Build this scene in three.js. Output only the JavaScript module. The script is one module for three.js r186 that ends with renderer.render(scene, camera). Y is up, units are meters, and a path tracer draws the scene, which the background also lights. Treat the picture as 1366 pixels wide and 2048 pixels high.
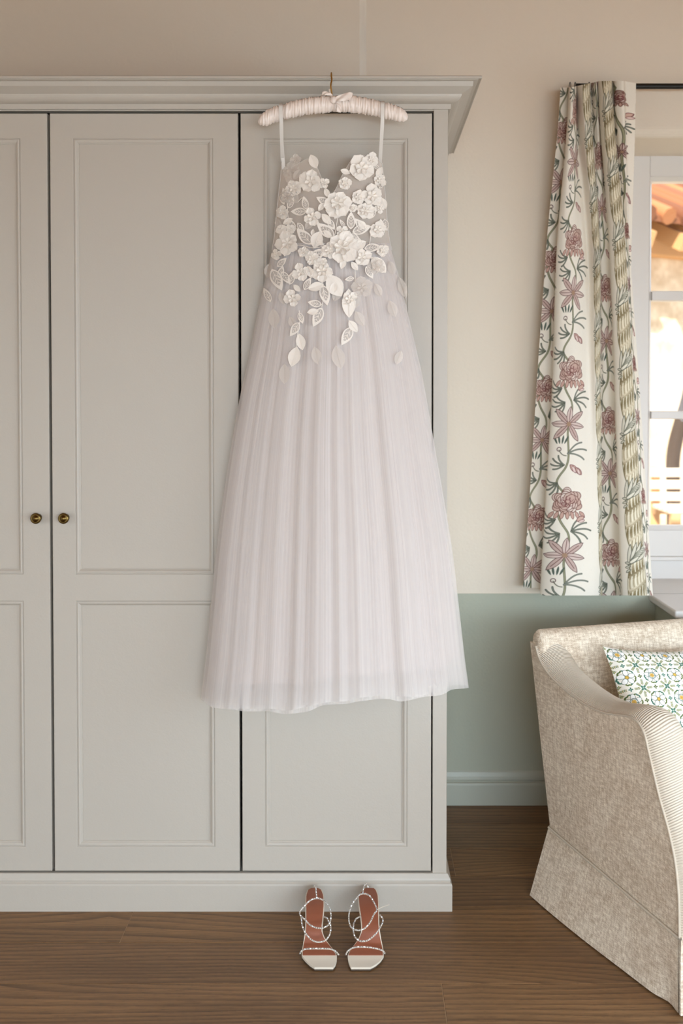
import * as THREE from 'three';
import { mergeGeometries, mergeVertices } from 'three/addons/utils/BufferGeometryUtils.js';
import { RoundedBoxGeometry } from 'three/addons/geometries/RoundedBoxGeometry.js';
import { RectAreaLightUniformsLib } from 'three/addons/lights/RectAreaLightUniformsLib.js';

// ---------------------------------------------------------------- camera, sky, sun, daylight, exposure
const FW = 1366, FH = 2048, FOCAL = 1980, PPX = 720, PPY = 853, PITCH = 1.26 * Math.PI / 180;
const CAM = new THREE.Vector3(0, 1.287, 2.5);
const scene = new THREE.Scene();
const camera = new THREE.PerspectiveCamera(2 * Math.atan(FH / 2 / FOCAL) * 180 / Math.PI, FW / FH, 0.05, 200);
camera.position.copy(CAM);
camera.rotation.set(-PITCH, 0, 0);
camera.setViewOffset(FW, FH, FW / 2 - PPX, FH / 2 - PPY, FW, FH);
camera.focus = 2.42;
camera.userData.fStop = 3.2;
camera.updateMatrixWorld(true);

scene.background = new THREE.Color(0.80, 0.90, 1.0);
scene.backgroundIntensity = 2.0;

RectAreaLightUniformsLib.init();
const sun = new THREE.DirectionalLight(new THREE.Color(1.0, 0.90, 0.76), 9.0);
sun.position.set(-2.2, 9, 5.2);
sun.target.position.set(2, 0, -6);
sun.castShadow = true;
sun.shadow.radius = 1;
sun.shadow.mapSize.set(2048, 2048);
Object.assign(sun.shadow.camera, { left: -14, right: 14, top: 14, bottom: -14, near: 0.5, far: 40 });
scene.add(sun, sun.target);

// daylight entering by the wide window in the right-hand wall by the window in the left-hand wall and by the window behind the viewer
const WIN2 = { x: 2.45, z0: 0.5, z1: 2.6, y0: 0.25, y1: 1.85 };
const WIN3 = { x: -2.1, z0: 1.5, z1: 3.3, y0: 0.5, y1: 1.9 };
const WIN4 = { z: 4.3, x0: -0.4, x1: 2.2, y0: 0.40, y1: 1.85 };
const day2 = new THREE.RectAreaLight(new THREE.Color(0.675, 0.845, 1.0), 6.0, WIN2.z1 - WIN2.z0 - 0.14, WIN2.y1 - WIN2.y0 - 0.2);
day2.name = 'daylight_right';
day2.position.set(WIN2.x - 0.02, (WIN2.y0 + WIN2.y1) / 2, (WIN2.z0 + WIN2.z1) / 2);
day2.lookAt(day2.position.x - 1, day2.position.y - 1.4, day2.position.z);
const day3 = new THREE.RectAreaLight(new THREE.Color(0.675, 0.845, 1.0), 1.4, WIN3.z1 - WIN3.z0 - 0.14, WIN3.y1 - WIN3.y0 - 0.2);
day3.name = 'daylight_left';
day3.position.set(WIN3.x + 0.02, (WIN3.y0 + WIN3.y1) / 2, (WIN3.z0 + WIN3.z1) / 2);
day3.lookAt(day3.position.x + 1, day3.position.y - 1.2, day3.position.z);
const day4 = new THREE.RectAreaLight(new THREE.Color(0.675, 0.845, 1.0), 22.0, WIN4.x1 - WIN4.x0 - 0.14, WIN4.y1 - WIN4.y0 - 0.2);
day4.name = 'daylight_front';
day4.position.set((WIN4.x0 + WIN4.x1) / 2, (WIN4.y0 + WIN4.y1) / 2, WIN4.z - 0.02);
day4.lookAt(day4.position.x, day4.position.y - 2.1, day4.position.z - 1);
// added warm light aimed up in the same window to tint the upper wall
const addedWarm4 = new THREE.RectAreaLight(new THREE.Color(1.0, 0.79, 0.5), 1.5, WIN4.x1 - WIN4.x0 - 0.14, 0.5);
addedWarm4.name = 'added_warm_uplight';
addedWarm4.position.set((WIN4.x0 + WIN4.x1) / 2, WIN4.y0 + 0.35, WIN4.z - 0.01);
addedWarm4.lookAt(addedWarm4.position.x, addedWarm4.position.y + 1.1, addedWarm4.position.z - 1);
scene.add(day2, day3, day4, addedWarm4);

const renderer = new THREE.WebGLRenderer({ antialias: true });
renderer.toneMapping = THREE.LinearToneMapping;
renderer.toneMappingExposure = 1.12;
renderer.shadowMap.enabled = true;

// ---------------------------------------------------------------- helpers
let seedState = 12345;
const rnd = () => { seedState = (seedState * 1664525 + 1013904223) >>> 0; return seedState / 4294967296; };
const rr = (a, b) => a + (b - a) * rnd();
const lerp = (a, b, t) => a + (b - a) * t;
const clamp = (x, a, b) => Math.min(b, Math.max(a, x));
const V = (x, y, z) => new THREE.Vector3(x, y, z);
const hash2 = (x, y) => { let h = Math.imul(x | 0, 374761393) + Math.imul(y | 0, 668265263); h = Math.imul(h ^ (h >>> 13), 1274126177); return ((h ^ (h >>> 16)) >>> 0) / 4294967296; };
function noise2(x, y, px = 1 << 20, py = 1 << 20) {
  const ix = Math.floor(x), iy = Math.floor(y), fx = x - ix, fy = y - iy, sx = fx * fx * (3 - 2 * fx), sy = fy * fy * (3 - 2 * fy);
  const w = (a, p) => ((a % p) + p) % p;
  const a = hash2(w(ix, px), w(iy, py)), b = hash2(w(ix + 1, px), w(iy, py)), c = hash2(w(ix, px), w(iy + 1, py)), d = hash2(w(ix + 1, px), w(iy + 1, py));
  return lerp(lerp(a, b, sx), lerp(c, d, sx), sy);
}
// pixel of the photograph -> ray; then met with a plane that the thing stands in
function ray(u, v) {
  const x = (u - PPX) / FOCAL, y = -(v - PPY) / FOCAL, c = Math.cos(PITCH), s = Math.sin(PITCH);
  return V(x, y * c - s, -c - y * s);
}
function P(u, v, z) { const d = ray(u, v), k = (z - CAM.z) / d.z; return CAM.clone().addScaledVector(d, k); }
function PY(u, v, y) { const d = ray(u, v), k = (y - CAM.y) / d.y; return CAM.clone().addScaledVector(d, k); }
function PPlane(u, v, pt, n) { const d = ray(u, v), k = pt.clone().sub(CAM).dot(n) / d.dot(n); return CAM.clone().addScaledVector(d, k); }
const HX = (u, z, v = 1000) => P(u, v, z).x;
const HY = (v, z, u = 700) => P(u, v, z).y;
function pl(arr, t) {  // piecewise smooth lookup [[t, value]...], monotone in t
  const n = arr.length;
  if (t <= arr[0][0]) { const [a, b] = [arr[0], arr[1]]; return a[1] + (b[1] - a[1]) * (t - a[0]) / (b[0] - a[0]); }
  if (t >= arr[n - 1][0]) { const [a, b] = [arr[n - 2], arr[n - 1]]; return b[1] + (b[1] - a[1]) * (t - b[0]) / (b[0] - a[0]); }
  let i = 0; while (arr[i + 1][0] < t) i++;
  const p0 = arr[Math.max(0, i - 1)], p1 = arr[i], p2 = arr[i + 1], p3 = arr[Math.min(n - 1, i + 2)], h = p2[0] - p1[0], k = (t - p1[0]) / h;
  const m1 = p2[0] === p0[0] ? 0 : (p2[1] - p0[1]) / (p2[0] - p0[0]) * h, m2 = p3[0] === p1[0] ? 0 : (p3[1] - p1[1]) / (p3[0] - p1[0]) * h;
  const k2 = k * k, k3 = k2 * k;
  return (2 * k3 - 3 * k2 + 1) * p1[1] + (k3 - 2 * k2 + k) * m1 + (-2 * k3 + 3 * k2) * p2[1] + (k3 - k2) * m2;
}
function canvasTex(w, h, draw, srgb = true) {
  const c = document.createElement('canvas'); c.width = w; c.height = h;
  draw(c.getContext('2d'), w, h);
  const t = new THREE.CanvasTexture(c);
  if (srgb) t.colorSpace = THREE.SRGBColorSpace;
  t.wrapS = t.wrapT = THREE.RepeatWrapping; t.magFilter = THREE.LinearFilter;
  return t;
}
function dataTex(w, h, f, srgb = true) {
  const d = new Uint8Array(w * h * 4);
  for (let y = 0; y < h; y++) for (let x = 0; x < w; x++) {
    const c = f(x, y), o = (y * w + x) * 4;
    if (typeof c === 'number') d[o] = d[o + 1] = d[o + 2] = clamp(c, 0, 1) * 255; else for (let k = 0; k < 3; k++) d[o + k] = clamp(c[k], 0, 1) * 255;
    d[o + 3] = 255;
  }
  const t = new THREE.DataTexture(d, w, h);
  if (srgb) t.colorSpace = THREE.SRGBColorSpace;
  t.wrapS = t.wrapT = THREE.RepeatWrapping; t.magFilter = THREE.LinearFilter; t.needsUpdate = true;
  return t;
}
function rep(t, x, y) { const c = t.clone(); c.repeat.set(x, y); c.needsUpdate = true; return c; }
function boxUV(g, k = 1) {   // uv in metres by the way each face points
  g = g.index ? g.toNonIndexed() : g;
  const p = g.attributes.position, uv = new Float32Array(p.count * 2), a = V(), b = V(), c = V();
  for (let i = 0; i < p.count; i += 3) {
    a.fromBufferAttribute(p, i); b.fromBufferAttribute(p, i + 1); c.fromBufferAttribute(p, i + 2);
    const n = b.clone().sub(a).cross(c.clone().sub(a)), ax = Math.abs(n.x), ay = Math.abs(n.y), az = Math.abs(n.z);
    [a, b, c].forEach((q, j) => {
      const [u, w] = az >= ax && az >= ay ? [q.x, q.y] : ax >= ay ? [q.z, q.y] : [q.x, q.z];
      uv[(i + j) * 2] = u * k; uv[(i + j) * 2 + 1] = w * k;
    });
  }
  g.setAttribute('uv', new THREE.BufferAttribute(uv, 2));
  return g;
}
function grid(nu, nv, f, uvf) {   // smooth surface from f(u, v) -> Vector3
  const pos = [], uv = [], idx = [];
  for (let j = 0; j <= nv; j++) for (let i = 0; i <= nu; i++) {
    const q = f(i / nu, j / nv); pos.push(q.x, q.y, q.z);
    const w = uvf ? uvf(i / nu, j / nv) : [i / nu, j / nv]; uv.push(w[0], w[1]);
  }
  for (let j = 0; j < nv; j++) for (let i = 0; i < nu; i++) {
    const a = j * (nu + 1) + i, b = a + 1, c = a + nu + 1, d = c + 1;
    idx.push(a, c, b, b, c, d);
  }
  const g = new THREE.BufferGeometry();
  g.setAttribute('position', new THREE.Float32BufferAttribute(pos, 3));
  g.setAttribute('uv', new THREE.Float32BufferAttribute(uv, 2));
  g.setIndex(idx); g.computeVertexNormals();
  return g;
}
function tris(list) {   // flat-shaded faces from quads/triangles
  const pos = [];
  const put = (a, b, c) => pos.push(a.x, a.y, a.z, b.x, b.y, b.z, c.x, c.y, c.z);
  for (const q of list) { put(q[0], q[1], q[2]); if (q[3]) put(q[0], q[2], q[3]); }
  const g = new THREE.BufferGeometry();
  g.setAttribute('position', new THREE.Float32BufferAttribute(pos, 3));
  g.computeVertexNormals();
  return boxUV(g);
}
function box(x0, x1, y0, y1, z0, z1, r = 0) {
  const w = Math.abs(x1 - x0), h = Math.abs(y1 - y0), d = Math.abs(z1 - z0);
  const g = r ? new RoundedBoxGeometry(w, h, d, 2, Math.min(r, w / 2.01, h / 2.01, d / 2.01)) : new THREE.BoxGeometry(w, h, d);
  g.translate((x0 + x1) / 2, (y0 + y1) / 2, (z0 + z1) / 2);
  return boxUV(g);
}
function tube(pts, r, seg = 40, rad = 8, closed = false, flat = null) {
  const c = new THREE.CatmullRomCurve3(pts, closed, 'centripetal');
  return new THREE.TubeGeometry(c, seg, r, rad, closed);
}
function merge(list) {
  const clean = list.map((g) => { let q = g.index ? g.toNonIndexed() : g.clone(); for (const n of Object.keys(q.attributes)) if (!['position', 'normal', 'uv'].includes(n)) q.deleteAttribute(n); return q; });
  return mergeGeometries(clean);
}
const used = new Map();
function numbered(name) { const n = used.get(name) ?? 0; used.set(name, n + 1); return n ? `${name}_${String(n).padStart(3, '0')}` : name; }
function thing(name, label, category, pos = [0, 0, 0], extra = {}) {
  const g = new THREE.Group(); g.name = numbered(name); g.position.set(...pos);
  g.userData = { ...(label ? { label } : {}), ...(category ? { category } : {}), ...extra };
  scene.add(g);
  return g;
}
const structure = (name, label, pos) => { const g = thing(name, label, null, pos, { kind: 'structure' }); return g; };
const wpos = (o) => { const p = V(0, 0, 0); for (let q = o; q && q !== scene; q = q.parent) p.add(q.position); return p; };
function part(name, geo, mat, parent, label) {   // geometry is given in world coordinates
  const o = wpos(parent), m = new THREE.Mesh(geo.translate(-o.x, -o.y, -o.z), mat);
  m.name = name; m.castShadow = m.receiveShadow = true;
  if (label) m.userData.label = label;
  parent.add(m);
  return m;
}
function solo(name, geo, mat, label, category, extra = {}) {
  const m = new THREE.Mesh(geo, mat); m.name = numbered(name); m.castShadow = m.receiveShadow = true;
  m.userData = { ...(label ? { label } : {}), ...(category ? { category } : {}), ...extra };
  scene.add(m);
  return m;
}
const lin = (hex) => new THREE.Color(hex);
const std = (o) => new THREE.MeshStandardMaterial({ roughness: 0.6, metalness: 0, ...o });

// ---------------------------------------------------------------- materials
const fineNoise = dataTex(256, 256, (x, y) => 0.5 + 0.3 * (noise2(x / 3, y / 3, 85, 85) - 0.5) + 0.4 * (noise2(x / 14, y / 14, 18, 18) - 0.5), false);
const plasterMat = (color) => std({ color, roughness: 0.92, bumpMap: rep(fineNoise, 2.2, 2.2), bumpScale: 0.0012 });
const M = {
  cream: plasterMat(lin('#e2d5c3')),
  ceiling: plasterMat(lin('#a8793c')),
  sage: plasterMat(lin('#b0b19f')),
  sageWood: std({ color: lin('#b2b2a2'), roughness: 0.45 }),
  paint: std({ color: lin('#b7aea2'), roughness: 0.48, bumpMap: rep(fineNoise, 4, 4), bumpScale: 0.0003 }),
  brass: std({ color: lin('#6d5a33'), metalness: 1, roughness: 0.28 }),
  gold: std({ color: lin('#dcc07c'), metalness: 1, roughness: 0.36 }),
  frame: std({ color: lin('#dcd6d0'), roughness: 0.4 }),
  black: std({ color: lin('#16140f'), roughness: 0.45, metalness: 0.3 }),
  glass: new THREE.MeshPhysicalMaterial({ color: 0xffffff, transmission: 1, roughness: 0, thickness: 0, ior: 1.45 }),
};

// oak planks
function oak(seed) {
  const W = 1024, H = 256;
  const ox = seed * 37.7, oy = seed * 91.3;
  return dataTex(W, H, (x, y) => {
    const u = x / W * 2.0, v = y / H * 0.165;              // metres
    const warp = noise2(u * 1.3 + ox, v * 9 + oy) * 0.10 + noise2(u * 4 + ox, v * 24 + oy) * 0.014;
    const ring = (v + warp) * 50 + noise2(u * 0.7 + ox, 3.3) * 6;
    const s = ring - Math.floor(ring);
    const late = Math.pow(s, 2.2);
    const fibre = noise2(u * 26 + ox, v * 900 + oy), fine = noise2(u * 110, v * 1700 + oy), blot = noise2(u * 2.2 + oy, v * 14 + ox);
    let k = 0.5 + (late - 0.35) * 0.5 + (fibre - 0.5) * 0.40 + (fine - 0.5) * 0.2 + (blot - 0.5) * 0.34;
    const a = [0.35, 0.255, 0.165], b = [0.63, 0.485, 0.33];
    const c = [0, 1, 2].map((i) => lerp(b[i], a[i], clamp(k, 0, 1)));
    if (fine > 0.86 && fibre > 0.55) for (let i = 0; i < 3; i++) c[i] *= 0.86;
    return c;
  });
}
const oakTex = [oak(1), oak(2), oak(3), oak(4)];
for (const t of oakTex) t.wrapS = THREE.MirroredRepeatWrapping;
const oakTints = ['#ffffff', '#f3ece6', '#f8f1e6', '#e9e2dc'];
const oakMats = [];
for (let i = 0; i < 4; i++) for (let j = 0; j < 2; j++) oakMats.push(std({ map: oakTex[i], color: lin(oakTints[(i + j * 2) % 4]), roughness: 0.5, bumpMap: oakTex[i], bumpScale: 0.0004 }));

// upholstery weave
const weave = dataTex(512, 512, (x, y) => {
  const a = noise2(x / 2.1, y / 9, 244, 57), b = noise2(x / 9, y / 2.1, 57, 244), c = noise2(x / 40, y / 40, 13, 13), d = hash2(x, y);
  const w = ((x >> 1) + (y >> 1)) % 2 ? a : b;
  const k = clamp(0.5 + (w - 0.5) * 0.95 + (d - 0.5) * 0.25 + (c - 0.5) * 0.15, 0, 1);
  return [lerp(0.70, 0.98, k), lerp(0.61, 0.935, k), lerp(0.515, 0.86, k)];
});
const weaveBump = dataTex(512, 512, (x, y) => 0.5 + 0.5 * Math.sin(x * Math.PI / 2) * Math.sin(y * Math.PI / 2) * 0.6 + 0.3 * (hash2(x >> 1, y >> 1) - 0.5), false);
const ribBump = dataTex(64, 64, (x) => 0.5 + 0.5 * Math.sin(x / 64 * Math.PI * 2), false);
const ribCol = dataTex(64, 64, (x, y) => { const k = 0.5 + (hash2(x >> 1, y >> 1) - 0.5) * 0.8; return [lerp(0.81, 0.89, k), lerp(0.75, 0.84, k), lerp(0.67, 0.77, k)]; });
M.weave = std({ map: rep(weave, 1.7, 1.7), roughness: 0.95, bumpMap: rep(weaveBump, 1.7, 1.7), bumpScale: 0.0006 });
M.rib = std({ map: rep(ribCol, 1, 1), roughness: 0.95, bumpMap: rep(ribBump, 1, 1), bumpScale: 0.0016 });
M.piping = std({ color: lin('#c9bba8'), roughness: 0.95 });

// ---------------------------------------------------------------- room shell
const ZW = -0.665, ZL = -0.660, XL = WIN3.x, XR = WIN2.x, ZF = WIN4.z, YC = 2.78;
const TH = 0.34;
const yDado = HY(1187, ZW, 1000);
const zWin = ZW - 0.285;
const xNiche = HX(1258, ZW, 700), xNicheR = xNiche + 1.18;
const ySoffit = HY(272, ZW, 1300);

// floor of oak planks
{
  const f = structure('floor', 'brown oak plank floor');
  part('subfloor', box(XL - 0.3, XR + 0.3, -0.2, -0.0012, ZW - 0.02, ZF + 0.3), std({ color: lin('#b39676'), roughness: 0.9 }), f);
  const zJoint = [PY(1000, 1967, 0).z, PY(1000, 1885, 0).z], pitch = zJoint[0] - zJoint[1];
  let row = 0;
  for (let z = zJoint[1] - 8 * pitch; z < ZF + 0.1; z += pitch, row++) {
    const z0 = Math.max(z, ZW - 0.02), z1 = Math.min(z + pitch, ZF + 0.05);
    if (z1 - z0 < 0.01) continue;
    let x = XL - 0.05 - hash2(row, 7) * 1.5;
    if (Math.abs(z - (zJoint[1] - pitch)) < 1e-4) x = PY(254, 1852, 0).x - 1.9 * 2;
    for (let k = 0; x < XR + 0.05; k++, x += 1.9) {
      const a = Math.max(x, XL - 0.05), b = Math.min(x + 1.9, XR + 0.05);
      if (b - a < 0.02) continue;
      const g0 = 0.0007, c = 0.0009, h = 0.0012;
      const top = [V(a + g0 + c, 0, z1 - g0 - c), V(b - g0 - c, 0, z1 - g0 - c), V(b - g0 - c, 0, z0 + g0 + c), V(a + g0 + c, 0, z0 + g0 + c)];
      const edge = [V(a + g0, -c * 0.8, z1 - g0), V(b - g0, -c * 0.8, z1 - g0), V(b - g0, -c * 0.8, z0 + g0), V(a + g0, -c * 0.8, z0 + g0)];
      const low = edge.map((q) => V(q.x, -h, q.z));
      const qs = [top];
      for (let i = 0; i < 4; i++) { const j = (i + 1) % 4; qs.push([edge[i], edge[j], top[j], top[i]], [low[i], low[j], edge[j], edge[i]]); }
      const g = tris(qs), uv = g.attributes.uv, p = g.attributes.position, du = hash2(row, k * 3 + 1) * 2;
      for (let i = 0; i < uv.count; i++) uv.setXY(i, (p.getX(i) - x) / 2 + du, (p.getZ(i) - z) / pitch);
      part('plank', g, oakMats[Math.floor(hash2(row * 5 + 2, k * 9 + 4) * 8)], f);
    }
  }
}
// back wall: the left part stands a little proud; its plaster runs out in a shallow cove onto the right part
{
  const w = structure('wall_back', 'cream plaster wall with sage green lower part');
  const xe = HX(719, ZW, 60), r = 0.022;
  part('plaster_field', box(XL - 0.3, xe, 0, YC, ZL - TH + 0.02, ZL), M.cream, w);
  const s = new THREE.Shape([[xe - 0.01, 0], [XR + 0.3, 0], [XR + 0.3, YC], [xe - 0.01, YC]].map((q) => new THREE.Vector2(...q)));
  const rs = 0.03;   // opening with a rounded arris
  const hole = new THREE.Path([[xNiche - rs, yDado - 0.03], [xNicheR + rs, yDado - 0.03], [xNicheR + rs, ySoffit + rs], [xNiche - rs, ySoffit + rs]].map((q) => new THREE.Vector2(...q)));
  s.holes.push(hole);
  part('plaster_field', boxUV(new THREE.ExtrudeGeometry(s, { depth: TH, bevelEnabled: false }).translate(0, 0, ZW - TH)), M.cream, w);
  part('painted_lit_cove', grid(14, 1, (a, b) => V(xe + r * a, b * YC, ZW + 0.0002 + (ZL - ZW) * Math.pow(1 - a, 2))), plasterMat(lin('#f1e7d8')), w, 'plaster cove with its edge light painted in as paler cream');  // paler cream paints in the light this edge does not catch
  // reveals of the window niche
  const y0 = yDado - 0.03, yT = ySoffit, arc = (n, f) => Array.from({ length: n + 1 }, (_, i) => f(i / n * Math.PI / 2));
  const prof = [...arc(6, (t) => [rs - rs * Math.sin(t), ZW - rs + rs * Math.cos(t)]), [0, ZW - TH]];   // distance outward from the opening, z
  const q = [];
  for (let i = 0; i < prof.length - 1; i++) {
    const [d0, za] = prof[i], [d1, zb] = prof[i + 1];
    const ring = (d, z) => [V(xNiche - d, y0, z), V(xNiche - d, yT + d, z), V(xNicheR + d, yT + d, z), V(xNicheR + d, y0, z)];
    const A = ring(d0, za), B = ring(d1, zb);
    for (let k = 0; k < 3; k++) q.push([A[k], A[k + 1], B[k + 1], B[k]]);
  }
  part('niche_reveal', tris(q), M.cream, w);
  // lower sage field, a painted board skin a few millimetres proud
  part('painted_dado', box(HX(890, ZW) - 0.1, XR, 0, yDado, ZW, ZW + 0.004), M.sage, w);
}
{
  const prof = [[0.004, HY(1540, ZW, 1000)], [0.007, HY(1543, ZW, 1000)], [0.011, HY(1551, ZW, 1000)], [0.012, HY(1557, ZW, 1000)], [0.008, HY(1559.5, ZW, 1000)], [0.008, HY(1561, ZW, 1000)], [0.015, HY(1563, ZW, 1000)], [0.016, HY(1567, ZW, 1000)], [0.016, 0.001]];
  const q = [], xa = HX(890, ZW) - 0.1;
  for (let i = 0; i < prof.length - 1; i++) { const [d0, h0] = prof[i], [d1, h1] = prof[i + 1]; q.push([V(xa, h1, ZW + d1), V(XR, h1, ZW + d1), V(XR, h0, ZW + d0), V(xa, h0, ZW + d0)]); }
  q.push([V(xa, prof[0][1], ZW + 0.004), V(XR, prof[0][1], ZW + 0.004), V(XR, prof[0][1], ZW - 0.004), V(xa, prof[0][1], ZW - 0.004)]);
  solo('baseboard_back', tris(q), M.sageWood, 'sage green moulded baseboard along the back wall', null, { kind: 'structure' });
}
solo('ceiling', box(XL - 0.4, XR + 0.4, YC, YC + 0.25, ZW - TH - 0.1, ZF + 0.4), M.ceiling, 'honey-coloured timber ceiling', null, { kind: 'structure' });
function wallWithHole(a0, a1, h0, h1, b0, b1, k0, k1) {
  const s = new THREE.Shape([[a0, 0], [a1, 0], [a1, YC], [a0, YC]].map((q) => new THREE.Vector2(...q)));
  s.holes.push(new THREE.Path([[b0, k0], [b1, k0], [b1, k1], [b0, k1]].map((q) => new THREE.Vector2(...q))));
  return new THREE.ExtrudeGeometry(s, { depth: 0.3, bevelEnabled: false });
}
solo('wall_right', boxUV(wallWithHole(-ZF - 0.3, -ZW + TH, 0, YC, -WIN2.z1, -WIN2.z0, WIN2.y0, WIN2.y1).rotateY(Math.PI / 2).translate(XR, 0, 0)), M.cream, 'cream plaster wall with a wide window', null, { kind: 'structure' });
solo('wall_left', boxUV(wallWithHole(-ZF, -ZL + TH, 0, YC, -WIN3.z1, -WIN3.z0, WIN3.y0, WIN3.y1).rotateY(Math.PI / 2).translate(XL - 0.3, 0, 0)), M.cream, 'cream plaster wall with a window', null, { kind: 'structure' });
solo('wall_front', boxUV(wallWithHole(XL - 0.3, XR + 0.3, 0, YC, WIN4.x0, WIN4.x1, WIN4.y0, WIN4.y1).translate(0, 0, ZF)), M.cream, 'cream plaster wall behind the viewer', null, { kind: 'structure' });
function plainWindow(name, label, W, H, place) {   // sash in its own x/y plane, then placed
  const g = structure(name, label);
  const t = 0.06, bar = 0.035, mats = [];
  const add = (n, geo, m) => { const q = part(n, geo, m, g); return q; };
  add('window_frame', place(merge([box(0, t, 0, H, -0.03, 0.03), box(W - t, W, 0, H, -0.03, 0.03), box(t, W - t, 0, t, -0.03, 0.03), box(t, W - t, H - t, H, -0.03, 0.03)])), M.frame);
  add('glazing_bar', place(box(W / 2 - bar, W / 2 + bar, t, H - t, -0.03, 0.03)), M.frame);
  for (let k = 1; k < 3; k++) { add('glazing_bar', place(box(t, W / 2 - bar, H * k / 3 - 0.015, H * k / 3 + 0.015, -0.02, 0.02)), M.frame); add('glazing_bar', place(box(W / 2 + bar, W - t, H * k / 3 - 0.015, H * k / 3 + 0.015, -0.02, 0.02)), M.frame); }
  add('pane', place(boxUV(new THREE.PlaneGeometry(W / 2 - bar - t, H - 2 * t).translate((t + W / 2 - bar) / 2, H / 2, 0))), M.glass);
  add('pane', place(boxUV(new THREE.PlaneGeometry(W / 2 - bar - t, H - 2 * t).translate((W - t + W / 2 + bar) / 2, H / 2, 0))), M.glass);
}
plainWindow('window_2', 'white window in the right-hand wall', WIN2.z1 - WIN2.z0, WIN2.y1 - WIN2.y0, (g) => g.rotateY(Math.PI / 2).translate(XR + 0.2, WIN2.y0, WIN2.z1));
plainWindow('window_3', 'white window in the left-hand wall', WIN3.z1 - WIN3.z0, WIN3.y1 - WIN3.y0, (g) => g.rotateY(Math.PI / 2).translate(XL - 0.2, WIN3.y0, WIN3.z1));

plainWindow('window_4', 'white window in the front wall', WIN4.x1 - WIN4.x0, WIN4.y1 - WIN4.y0, (g) => g.translate(WIN4.x0, WIN4.y0, ZF + 0.2));

// window beside the curtain
{
  const g = structure('window_1', 'white casement window with horizontal glazing bars');
  const z = zWin, xa = xNiche - 0.02, xp = HX(1300, z, 700), yT = ySoffit, yHead = HY(364, z, 1330), yA = [HY(583, z, 1330), HY(602, z, 1330)], yB = [HY(822, z, 1330), HY(838, z, 1330)], yS = HY(1051, z, 1330), yF = HY(1099, z, 1330);
  const xm = xp + 0.44, xq = xm + 0.075, xr = xq + 0.44, xb = xNicheR + 0.02, top = HY(318, z, 1330) + 0.05;
  const member = (x0, x1, y0, y1, d = 0.03) => part('window_frame', box(x0, x1, y0, y1, z - 0.045, z + d, 0.003), M.frame, g);
  member(xa, xp - 0.012, yF - 0.02, top); member(xr + 0.012, xb, yF - 0.02, top);
  member(xp - 0.012, xr + 0.012, yHead + 0.012, top); member(xp - 0.012, xr + 0.012, yF - 0.02, yS - 0.012);
  member(xm + 0.012, xq - 0.012, yS - 0.012, yHead + 0.012);
  for (const [x0, x1] of [[xp, xm], [xq, xr]]) {
    // bevelled glazing rebate
    const q = [], e = 0.012, A = (k, d) => [V(x0 - k, yS - k, z + d), V(x1 + k, yS - k, z + d), V(x1 + k, yHead + k, z + d), V(x0 - k, yHead + k, z + d)];
    const o = A(e, 0.03), i = A(0, 0.008), b = A(0, -0.03);
    for (let k = 0; k < 4; k++) { const j = (k + 1) % 4; q.push([o[k], o[j], i[j], i[k]], [i[k], i[j], b[j], b[k]]); }
    part('glazing_bead', tris(q), M.frame, g);
    for (const [a, c] of [yA, yB]) part('glazing_bar', box(x0, x1, c, a, z - 0.03, z + 0.02, 0.004), M.frame, g);
    for (const [a, c] of [[yHead, yA[0]], [yA[1], yB[0]], [yB[1], yS]]) part('pane', boxUV(new THREE.PlaneGeometry(x1 - x0, a - c).translate((x0 + x1) / 2, (a + c) / 2, z - 0.01)), M.glass, g);
  }
  // white wall under the casement, within the niche
  part('apron', box(xa, xb, yDado - 0.04, yF - 0.02, z - 0.05, z + 0.012), M.frame, g);
  part('apron_rail', box(xa, xb, yF - 0.035, yF - 0.02, z + 0.012, z + 0.035, 0.004), M.frame, g);
}
// deep ledge that juts out below the window
{
  const g = structure('trim_1', 'white painted window ledge on a sage green base');
  const x0 = HX(1297, ZW, 1190), x1 = XR - 0.01, zf = -0.398;
  part('ledge_board', box(x0, x1, yDado - 0.024, yDado, ZW - 0.005, zf, 0.006), M.frame, g);
  part('ledge_board', box(xNiche - 0.005, xNicheR, yDado - 0.024, yDado, zWin, ZW - 0.004), M.frame, g);
  part('ledge_base', box(x0 + 0.02, x1, 0, yDado - 0.024, ZW + 0.003, zf - 0.03), M.sage, g);
}

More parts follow.
